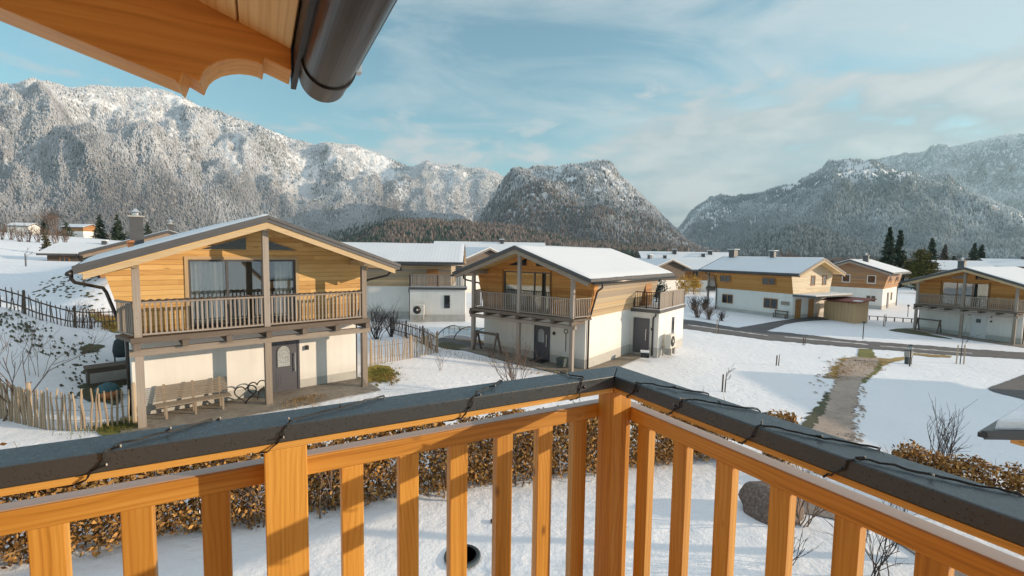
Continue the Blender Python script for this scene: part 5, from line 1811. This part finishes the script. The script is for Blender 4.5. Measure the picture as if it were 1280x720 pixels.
def melt_spots(name, areas, n, size, m, seed, lift=.03):
    """many small ragged spots of bare ground, longer along the slope"""
    rg = np.random.default_rng(seed)
    V = []; F = []
    for k in range(n):
        a = areas[int(rg.integers(0, len(areas)))]
        px, py = rg.normal(a[0], a[2]), rg.normal(a[1], a[3])
        c = at(px, py)
        w_ = rg.uniform(*size)
        el = rg.uniform(.25, .5)
        th = R(-35) + rg.normal(0, .2)
        m_ = 11
        b0 = len(V)
        xy = [(c.x, c.y)]
        for q in range(m_):
            t = 2 * math.pi * q / m_
            r_ = w_ * rg.uniform(.45, 1.15)
            u, v = r_ * math.cos(t), r_ * el * math.sin(t)
            xy.append((c.x + u * math.cos(th) - v * math.sin(th), c.y + u * math.sin(th) + v * math.cos(th)))
        Z = gz_arr(np.array([p[0] for p in xy]), np.array([p[1] for p in xy])) + lift + .06 * (np.arange(len(xy)) == 0)
        V += [(p[0], p[1], z) for p, z in zip(xy, Z)]
        F += [(b0, b0 + 1 + q, b0 + 1 + (q + 1) % m_) for q in range(m_)]
    return tag(raw_mesh(name, V, F, m), kind='stuff')


melt_spots('bare_earth', [(8, 392, 8, 6), (30, 415, 14, 8), (45, 420, 14, 10), (25, 405, 10, 6), (70, 436, 14, 10)], 190, (.04, .16), M['turf_dark'], 3)
melt_spots('bare_earth', [(95, 480, 8, 14), (105, 455, 8, 12), (110, 440, 9, 8)], 90, (.04, .15), M['turf_dark'], 4)
melt_spots('bare_earth', [(490, 468, 6, 5), (480, 478, 8, 3), (720, 466, 20, 3)], 40, (.05, .2), M['turf'], 5)
melt_spots('bare_earth', [(1030, 468, 8, 8), (1022, 480, 6, 10), (1078, 500, 3, 12), (1072, 530, 4, 12), (1060, 550, 10, 4)], 80, (.04, .15), M['track'], 6, .045)
def blades(name, areas, n, h, m, seed):
    rg = np.random.default_rng(seed)
    V = []
    for k in range(n):
        a = areas[int(rg.integers(0, len(areas)))]
        c = at(rg.normal(a[0], a[2]), rg.normal(a[1], a[3]))
        for q in range(7):
            p = Vector((c.x + rg.normal(0, .05), c.y + rg.normal(0, .05), c.z + .015))
            t = rg.uniform(0, 6.28); hh = h * rg.uniform(.5, 1.2); lean = Vector((math.cos(t), math.sin(t), 0)) * hh * rg.uniform(.2, .8)
            sd = Vector((-math.sin(t), math.cos(t), 0)) * .008
            V += [p - sd, p + sd, p + lean + Vector((0, 0, hh))]
    return tag(raw_mesh(name, V, np.arange(len(V)).reshape(-1, 3), m), kind='stuff')


blades('grass_blades', [(472, 467, 8, 5), (480, 468, 8, 5)], 380, .09, M['green_blade'], 3)
blades('grass_blades', [(145, 535, 12, 3), (160, 532, 8, 3)], 260, .10, M['green_blade'], 4)
blades('dry_blades', [(1060, 458, 12, 6), (1090, 455, 12, 4), (1050, 465, 8, 5)], 420, .10, M['straw'], 5)
blades('dry_blades', [(470, 475, 12, 3), (490, 472, 5, 4), (700, 467, 25, 2), (380, 503, 14, 3)], 220, .10, M['straw'], 6)

# tracks of thawed clods on the mound behind the fence
rg = np.random.default_rng(9)
cl = MB()
for k in range(150):
    px, py = rg.uniform(40, 128), rg.uniform(341, 372)
    if py < 341 + abs(px - 85) * .35: continue
    c = at(px, py)
    cl.lathe([(.02, -.03), (rg.uniform(.06, .18), 0.02), (.03, .07)], c, 5)
tag(cl.build('earth_clods', M['turf_dark']), kind='stuff')
patch('lawn_patch', [tuple(at(*p)) for p in ((112, 393), (124, 389), (140, 386), (150, 388), (150, 397), (130, 398))], M['turf_yellow'], .05, .35, 'stuff', 9)
blades('dry_blades', [(135, 391, 9, 3)], 200, .22, M['straw'], 16)
patch('lawn_patch', [tuple(at(*p)) for p in ((547, 430), (560, 428), (582, 433), (585, 437), (570, 438), (550, 434))], M['turf_dark'], .03, .15, 'stuff', 10)
patch('lawn_patch', [tuple(at(*p)) for p in ((1112, 413), (1124, 411), (1144, 411.5), (1160, 417), (1190, 424), (1150, 419), (1128, 416))], M['turf_dark'], .035, .15, 'stuff', 11)


# ------------------------------------------------------------------ things around the golden chalet
def local(h, x, y, z=0):
    mw = Matrix.Translation(h.location) @ Matrix.Rotation(h.rotation_euler[2], 4, 'Z')
    return mw @ Vector((x, y, z))


def garden_bench(loc, rz, L, label, back=.47, m='teak', slats=9):
    o = empty('garden_bench', loc, rz, label, 'bench')
    s = MB()
    for i in range(5):
        s.box(-L / 2, L / 2, -.25 + i * .1, -.25 + i * .1 + .075, .41, .44)
    s.build('seat', M[m], o)
    b = MB()
    for i in range(slats):
        z = .50 + i * back / slats
        y = .24 + (z - .44) * .28
        b.box(-L / 2 + .03, L / 2 - .03, y, y + .02, z, z + back / slats - .022)
    b.build('backrest', M[m], o)
    for x in (-L / 2 + .25, 0, L / 2 - .25):
        l = MB()
        l.beam((x, -.2, 0), (x, -.2, .41), .07, .06); l.beam((x, .2, 0), (x, .42, .98), .07, .06, (0, 1, 0)); l.beam((x, -.24, .385), (x, .26, .385), .06, .05)
        l.build('leg', M[m], o)
    return o


garden_bench(local(left, -2.05, .52, .05), left.rotation_euler[2], 2.0, 'long weathered slatted bench against the white wall of the golden chalet')


def heart(mb, c, s, axis, r):
    pts = []
    for t in np.linspace(0, 2 * math.pi, 40):
        x = 16 * math.sin(t) ** 3 / 17; y = (13 * math.cos(t) - 5 * math.cos(2 * t) - 2 * math.cos(3 * t) - math.cos(4 * t)) / 17
        pts.append(Vector(c) + Vector((axis[0] * x * s, axis[1] * x * s, y * s)))
    mb.tube(pts, r, 7)


for i, (x, y, tilt, lab) in enumerate([(-.62, .42, -.25, 'black iron heart ornament nearer the bench, left of the overlapping pair'), (-.22, .62, .15, 'black iron heart ornament nearer the grey door, right of the overlapping pair')]):
    h = MB(); heart(h, (0, 0, .40 + .05 * i), .34, (1, .15), .022)
    o = empty('heart_ornament', local(left, x, y, .05), left.rotation_euler[2] + tilt, lab, 'ornament', 'iron hearts by the door')
    h.build('heart', M['dark_iron'], o, smooth=True)
    MB().tube([(0, 0, 0), (0, 0, .10)], .02, 6).build('stem', M['dark_iron'], o)
    MB().lathe([(.16, 0), (.16, .015), (.03, .02)], (0, 0, 0), 14).build('base', M['dark_iron'], o)


def lantern(loc, h, label):
    o = empty('lantern', loc, 0, label, 'lantern', 'lanterns by the wall')
    w_ = h * .28
    f = MB()
    for sx in (-1, 1):
        for sy in (-1, 1):
            f.box(sx * w_ - .01, sx * w_ + .01, sy * w_ - .01, sy * w_ + .01, .02, h * .72)
    f.box(-w_ - .02, w_ + .02, -w_ - .02, w_ + .02, 0, .02)
    f.lathe([(w_ * 1.4, h * .72), (w_ * .8, h * .85), (.02, h * .95), (.02, h)], (0, 0, 0), 8)
    f.build('frame', M['dark_iron'], o)
    MB().box(-w_ + .012, w_ - .012, -w_ + .012, w_ - .012, .025, h * .70).build('glass', M['glass_haze'], o)


lantern(local(left, .02, .80, .05), .42, 'black iron lantern with pointed lid right beside the hearts')
lantern(local(left, .20, .86, .05), .30, 'smaller iron lantern nearest the grey door')
tag(MB().box(-.45, .45, -.3, .3, 0, .02).build('doormat', M['black']), 'dark doormat before the grey door of the golden chalet', 'doormat').location = local(left, .85, .72, .055)
bpy.data.objects['doormat'].rotation_euler = left.rotation_euler
dm = tag(MB().box(-.45, .45, -.3, .3, 0, .02).build('doormat', M['black']), 'dark doormat before the grey front door of the middle chalet', 'doormat')
dm.location = local(mid, .85, .72, .055); dm.rotation_euler = mid.rotation_euler

# garland along the golden chalet's balcony rail
gl = MB()
for s in (-1, 1):
    P_ = [local(left, x, -.05, 3.80 + .012 * math.sin(x * 30)) for x in np.linspace(-3.3 if s < 0 else .1, -.1 if s < 0 else 3.3, 60)]
    gl.tube(P_, [.028 + .012 * math.sin(i * 1.9) for i in range(60)], 5)
tag(gl.build('light_garland', M['twig_dark']), 'thin dark garland wound along the balcony rail of the golden chalet', 'garland')

# shaded corner left of the golden chalet
o = empty('covered_barbecue', at(155, 452), .6, 'barbecue under a dark cover beside the golden chalet', 'barbecue')
cvr = MB(); cvr.lathe([(.34, .25), (.38, .5), (.35, .75), (.30, .95), (.16, 1.10), (.04, 1.14)], (0, 0, 0), 12)
cvr.build('cover', M['cloth_dark'], o, smooth=True)
for x in (-.3, .3):
    MB().tube([(x, 0, 0), (x, 0, .4)], .03, 6).build('leg', M['dark_iron'], o)
o = empty('garden_box', at(141, 477), left.rotation_euler[2] + .1, 'dark garden storage box with white trim in the shade', 'storage box')
MB().box(-.75, .55, -.35, .35, .0, .62).build('body', M['picket_dark'], o); MB().box(-.80, .60, -.40, .40, .622, .70).build('lid', M['weathered_dark'], o)
MB().box(-.68, .45, -.362, -.352, .12, .5).build('front_panel', M['concrete'], o)
o = empty('planter', at(137, 499), .3, 'teal cloth covered planter behind the pale pickets', 'planter')
MB().lathe([(.20, 0), (.26, .28), (.23, .29)], (0, 0, 0), 12).build('pot', M['terracotta'], o, smooth=True)
MB().lathe([(.33, .24), (.34, .36), (.22, .50), (.05, .58)], (-.1, .1, 0), 9).build('frost_cover', M['cloth_teal'], o, smooth=True)


# ------------------------------------------------------------------ things around the middle chalet
def swing_frame(loc, rz, L, label, h=1.25, m='weathered_dark'):
    o = empty('swing_frame', loc, rz, label, 'swing frame')
    MB().beam((-L / 2, 0, h), (L / 2, 0, h), .10, .13).build('beam', M[m], o)
    for x in (-L / 2 + .1, L / 2 - .1):
        for s in (-1, 1):
            MB().beam((x, 0, h + .1), (x + (.12 if x > 0 else -.12) * 0, s * .42, 0), .09, .09).build('leg', M[m], o)
    return o


swing_frame(local(mid, -2.4, .1, .04), mid.rotation_euler[2], 1.75, 'dark wooden frame with two slanted legs on the porch of the middle chalet')
swing_frame(local(right, -2.45, .2, .04), right.rotation_euler[2], 1.9, 'dark wooden frame with two slanted legs on the porch of the right chalet')


def heat_pump(loc, rz, label):
    o = empty('heat_pump', loc, rz, label, 'heat pump', 'heat pumps')
    MB().box(-.46, .46, -.18, .18, .30, 1.15).build('casing', M['machine'], o, bevel=.02)
    MB().tube([(-.10, -.175, .73), (-.10, -.20, .73)], .33, 20).build('fan_grille', M['dark_iron'], o, smooth=True)
    MB().tube([(-.10, -.195, .73), (-.10, -.215, .73)], .08, 12).build('fan_hub', M['machine'], o, smooth=True)
    for x in (-.32, .32):
        MB().box(x - .1, x + .1, -.2, .2, -.1, .298).build('foot', M['concrete'], o)
    return o


heat_pump(local(mid, 5.78, 7.9, .05), mid.rotation_euler[2] + R(90), 'cream heat pump beside the sunlit annex wall of the middle chalet')
heat_pump(local(back, 5.9, 7.75, .15), back.rotation_euler[2] + R(90), 'cream heat pump on the annex of the side-on chalet behind the pickets')
o = empty('garden_box', local(mid, 5.05, 5.7, .02), mid.rotation_euler[2] + .4, 'small dark box with snow on its lid by the annex door', 'box')
MB().box(-.24, .24, -.2, .2, 0, .30).build('body', M['black'], o); MB().box(-.25, .25, -.21, .21, .302, .38).build('snow_cap', M['snow'], o)
o = empty('planter', local(mid, 2.55, .5, .05), mid.rotation_euler[2], 'square dark planter at the porch corner of the middle chalet', 'planter')
MB().prism([(-.2, 0), (.2, 0), (.25, .45), (-.25, .45)], 'y', -.22, .22).build('pot', M['cover_dark'], o); MB().box(-.22, .22, -.19, .19, .40, .452).build('soil', M['turf_dark'], o)
o = empty('wall_ornament', local(mid, 2.45, 1.0, .8), mid.rotation_euler[2], 'tall iron ornament with a ring on top at the white porch wall', 'ornament')
MB().tube([(0, 0, -.05), (0, 0, .95)], .022, 6).build('stem', M['dark_iron'], o)
MB().tube([(.12 * math.cos(t), 0, 1.05 + .12 * math.sin(t)) for t in np.linspace(0, 6.29, 18)], .022, 6).build('ring', M['dark_iron'], o)

# arched pool cover left of the middle chalet
pc = at(592, 421)
o = empty('pool_enclosure', pc, R(-18), 'low arched glass pool cover half behind the porch post', 'pool cover')
arc = lambda x, r_: [(x, r_ * 1.9 * math.cos(t), r_ * .62 * math.sin(t)) for t in np.linspace(0, math.pi, 15)]
gm_ = MB()
A1, A2 = arc(-1.9, 1.0), arc(1.9, 1.0)
for i in range(14):
    gm_.quad(A1[i], A1[i + 1], A2[i + 1], A2[i])
gm_.build('glass', M['glass'], o, fix=False)
end = MB(); end._add([(-1.9, p[1], p[2]) for p in A1], [tuple(range(15))]); end._add([(1.9, p[1], p[2]) for p in A1], [tuple(range(15))])
end.build('end_pane', M['glass'], o, fix=False)
for x in (-1.9, -.65, .65, 1.9):
    MB().tube(arc(x, 1.0), .035, 6).build('rib', M['dark_iron'], o, smooth=True)
for x in (-1.9, 1.9):
    for y in (-.9, 0, .9):
        MB().tube([(x, y, 0), (x, y, .62 * math.sqrt(max(0, 1 - (y / 1.9) ** 2)))], .022, 5).build('bar', M['dark_iron'], o)
patch('pool_deck', [tuple(at(*p)) for p in ((545, 426), (560, 420), (578, 420), (600, 425), (606, 432), (585, 437), (560, 432))], M['asphalt'], .028, .06, 'structure', 12)


# ------------------------------------------------------------------ things around the side-on chalet
sb = empty('garden_bench', local(side, 3.95, 9.3, .05), side.rotation_euler[2] + R(90), 'brown bench with open back under the long windowed wall', 'bench')
MB().box(-.75, .75, -.22, .2, .42, .47).build('seat', M['weathered_dark'], sb)
MB().box(-.75, .75, .20, .24, .66, .76).build('backrest', M['weathered_dark'], sb)
for x in (-.62, .62):
    MB().box(x - .04, x + .04, -.2, -.12, 0, .418).build('leg', M['weathered_dark'], sb); MB().box(x - .04, x + .04, .16, .24, 0, .80).build('leg', M['weathered_dark'], sb)
shed = empty('garden_shed', local(side, -1.9, 12.5, 0), side.rotation_euler[2], 'pale plank garden shed with a flat rust red roof beside the lit gable', 'shed')
M['plank_v'] = wood('plank_v', (0.40, 0.26, 0.14), (0.66, 0.46, 0.27), (0.75, 0.57, 0.36), rough=0.8, ring=4)
wl = MB()
for i in range(9):
    wl.box(-1.25 + i * .278, -1.25 + i * .278 + .258, 1.78, 1.82, -.2, 1.95)
    wl.box(-1.29, -1.252, -1.2 + i * .33, -1.2 + i * .33 + .31, -.2, 2.0)
    wl.box(1.252, 1.29, -1.2 + i * .33, -1.2 + i * .33 + .31, -.2, 1.9)
wl.box(-1.25, 1.25, -1.2, 1.778, -.2, 1.90)
wl.build('wall', M['plank_v'], shed)
MB().prism([(-1.75, 2.22), (1.65, 1.98), (1.65, 2.08), (-1.75, 2.32)], 'y', -1.4, 2.3).build('roof', M['rust_red'], shed)
MB().box(.7, 1.4, 1.5, 2.15, 2.10, 2.19).build('roof_snow', M['snow'], shed)


def lamp_post(loc, h, label):
    o = empty('garden_lamp', loc, 0, label, 'lamp', 'garden lamps')
    MB().tube([(0, 0, -.1), (0, 0, h * .8)], .035, 8).build('pole', M['dark_iron'], o)
    MB().lathe([(.05, h * .8), (.09, h * .83), (.11, h * .95)], (0, 0, 0), 8).build('lamp_glass', M['glass_haze'], o)
    MB().lathe([(.16, h * .95), (.10, h * .99), (.02, h * 1.04)], (0, 0, 0), 8).build('lamp_cap', M['dark_iron'], o)
    return o


lamp_post(at(1078.5, 424), 1.45, 'black garden lamp in the shaded snow beyond the road')
lamp_post(at(1137, 458), 1.35, 'black garden lamp beside the blue grey letterbox stand')
lamp_post(at(1134.5, 396), 1.4, 'black garden lamp far back, left of the right chalet porch')
o = empty('letterbox_stand', at(1135, 455), .3, 'blue grey letterbox stand beside the road', 'letterbox')
MB().box(-.16, .16, -.12, .12, -.05, .48).build('stand', M['cover_dark'], o); MB().box(-.19, .19, -.15, .15, .482, .86).build('box', M['concrete'], o); MB().box(-.2, .2, -.16, .16, .862, .92).build('lid', M['cover_dark'], o)


def staked_sapling(loc, h, label, twin=False, seed=1, crown=True, m='bark'):
    rg = np.random.default_rng(seed)
    o = empty('staked_sapling', loc, 0, label, 'young tree', 'young trees on stakes')
    if twin:
        for s in (-.25, .25):
            MB().tube([(s, 0, -.1), (s * .9, 0, h * .55)], .035, 6).build('stake', M['picket'], o)
    else:
        MB().tube([(-.12, .02, -.1), (-.10, .02, h * .72)], .035, 6).build('stake', M[m], o)
    mb = MB()
    mb.tube([(0, 0, -.1), (.02, 0, h * .45), (.04, 0, h * .8)], [.028, .024, .014], 6)
    if crown:
        for k in range(4):
            branching(mb, (.03, 0, h * (.5 + .1 * k)), (rg.uniform(.2, .9), rg.normal(0, .3), .5), h * .26, .010, 2, rg, .4, .1, (2, 3), .6, 4)
    mb.build('sapling', M['twig_dark'], o, fix=False)
    return o


staked_sapling(at(906, 490), 1.15, 'young tree tied to a dark stake in the shaded meadow, twigs to the right', seed=3)
staked_sapling(at(973, 457), .85, 'wrapped young stem on a stake at the edge of shade and sun', seed=4, crown=False)
staked_sapling(at(1006, 431.5), .8, 'bare brown stake at the near road edge', seed=5, crown=False)
staked_sapling(at(897.5, 417), 1.6, 'pale thin sapling by the road below the three shrubs', seed=6, m='picket')
staked_sapling(at(1200, 455), 2.3, 'young tree between two pale stakes before the right chalet', True, 7)
staked_sapling(at(1106, 408), 1.6, 'leaning young stem in the snow beyond the road', seed=8, crown=False)
staked_sapling(at(33, 333), 1.9, 'thin young tree in the hill field, left of the young spruce', seed=9)
staked_sapling(at(107, 372), 2.0, 'thin stake on the shaded snowy mound', seed=10, crown=False)

# ------------------------------------------------------------------ yard below the balcony
o = empty('manhole_cover', at(578, 697) + Vector((0, 0, .02)), .2, 'round dark manhole lid free of snow in the yard', 'manhole cover')
MB().lathe([(.36, 0), (.36, .03), (.33, .04), (.33, .03)], (0, 0, 0), 28).build('lid', M['cover_dark'], o)
mbm = MB(); mbm.lathe([(.29, .041), (.29, .046), (.27, .046), (.27, .041)], (0, 0, 0), 28); mbm.build('ring', M['black'], o)
o = tag(MB().lathe([(.09, 0), (.09, .02), (.02, .022)], (0, 0, 0), 12).build('drain_lid', M['black']), 'small dark drain lid in the snow above the manhole', 'drain')
o.location = at(618, 652) + Vector((0, 0, .01))


def boulder(loc, r_, label, seed):
    bm = bmesh.new()
    bmesh.ops.create_icosphere(bm, subdivisions=4, radius=1)
    rg = np.random.default_rng(seed)
    pl_ = [(Vector(rg.normal(size=3)).normalized(), rg.uniform(.70, .92)) for _ in range(26)]
    for v in bm.verts:
        p = v.co.copy()
        for nrm, d in pl_:
            e = p.dot(nrm) - d
            if e > 0:
                p -= nrm * e * .9
        p *= 1 + .04 * math.sin(p.x * 9 + p.y * 7) * math.sin(p.z * 8)
        v.co = Vector((p.x * r_[0], p.y * r_[1], p.z * r_[2]))
    me = bpy.data.meshes.new('boulder'); bm.to_mesh(me); bm.free()
    me.materials.append(M['granite'])
    me.polygons.foreach_set('use_smooth', [True] * len(me.polygons))
    ob = bpy.data.objects.new('boulder', me); COL.objects.link(ob)
    ob.location = loc
    return tag(ob, label, 'boulder')


bl = at(974, 650)
boulder((bl.x, bl.y + .3, bl.z + .18), (.80, .62, .60), 'big grey brown boulder in the yard beside the gravel path', 3)

# carport with a snowy roof at the right
cz = 3.8
cpt = empty('carport', (6.13, 5.78, gz(8, 6)), R(32), 'snow roofed carport corner with carved rafter at the right edge', 'carport')
b0 = cz - gz(8, 6)
kk = .34
rfp = MB()
rfp._add([(0, 0, b0), (9, 0, b0), (9, -4.6, b0 + 4.6 * kk), (0, -4.6, b0 + 4.6 * kk), (0, 0, b0 - .10), (9, 0, b0 - .10), (9, -4.6, b0 + 4.6 * kk - .10), (0, -4.6, b0 + 4.6 * kk - .10)],
         [(0, 1, 2, 3), (7, 6, 5, 4), (0, 4, 5, 1), (1, 5, 6, 2), (2, 6, 7, 3), (3, 7, 4, 0)])
cr_ = rfp.build('roof', M['roof_metal'], cpt)
sp = MB()
sp._add([(.08, -.05, b0 + .17), (8.95, -.05, b0 + .17), (8.95, -4.6, b0 + 4.6 * kk + .15), (.08, -4.6, b0 + 4.6 * kk + .15), (.06, -.03, b0 + .013), (8.97, -.03, b0 + .013), (8.97, -4.6, b0 + 4.6 * kk + .003), (.06, -4.6, b0 + 4.6 * kk + .003)],
        [(0, 1, 2, 3), (7, 6, 5, 4), (0, 4, 5, 1), (1, 5, 6, 2), (2, 6, 7, 3), (3, 7, 4, 0)])
sp.build('roof_snow', M['snow'], cr_, bevel=.03)
MB().beam((-.05, .05, b0 - .05), (9, .05, b0 - .05), .08, .06).build('gutter', M['gutter_metal'], cr_)
MB().beam((-.012, .05, b0 - .055), (-.012, -4.6, b0 + 4.6 * kk - .055), .02, .11).build('verge_trim', M['roof_metal'], cr_)
rafp = [(-.15, b0 - .08), (-.15, b0 - .14), (-.30, b0 - .15), (-.45, b0 - .22), (-.55, b0 - .34), (-.62, b0 - .32), (-4.6, b0 - .32 + 3.98 * kk), (-4.6, b0 - .12 + 4.6 * kk)]
MB().prism(rafp, 'x', .25, .40).build('rafter', M['beam_dark'], cpt)
MB().prism(rafp, 'x', 4.2, 4.35).build('rafter', M['beam_dark'], cpt)
MB().prism(rafp, 'x', 8.4, 8.55).build('rafter', M['beam_dark'], cpt)
for x in (2.4, 8.0):
    MB().box(x - .09, x + .09, -1.5, -1.32, -.3, b0 + .28).build('post', M['larch'], cpt)
    MB().box(x - .09, x + .09, -4.5, -4.32, -.3, b0 + 1.3).build('post', M['larch'], cpt)


# ------------------------------------------------------------------ the air of the valley
hz = MB().box(-6500, 6500, -3200, 7600, -45, 1650).build('haze', M['black'])
hm = bpy.data.materials.new('haze'); hm.use_nodes = True
ht = NT(hm.node_tree); ht.n.clear()
hv = ht.add('ShaderNodeVolumePrincipled', Color=(0.60, 0.86, 1.0), Density=8.5e-5, Anisotropy=0.15)
ho = ht.add('ShaderNodeOutputMaterial', Volume=hv)
hz.data.materials.clear(); hz.data.materials.append(hm)
tag(hz, kind='stuff')
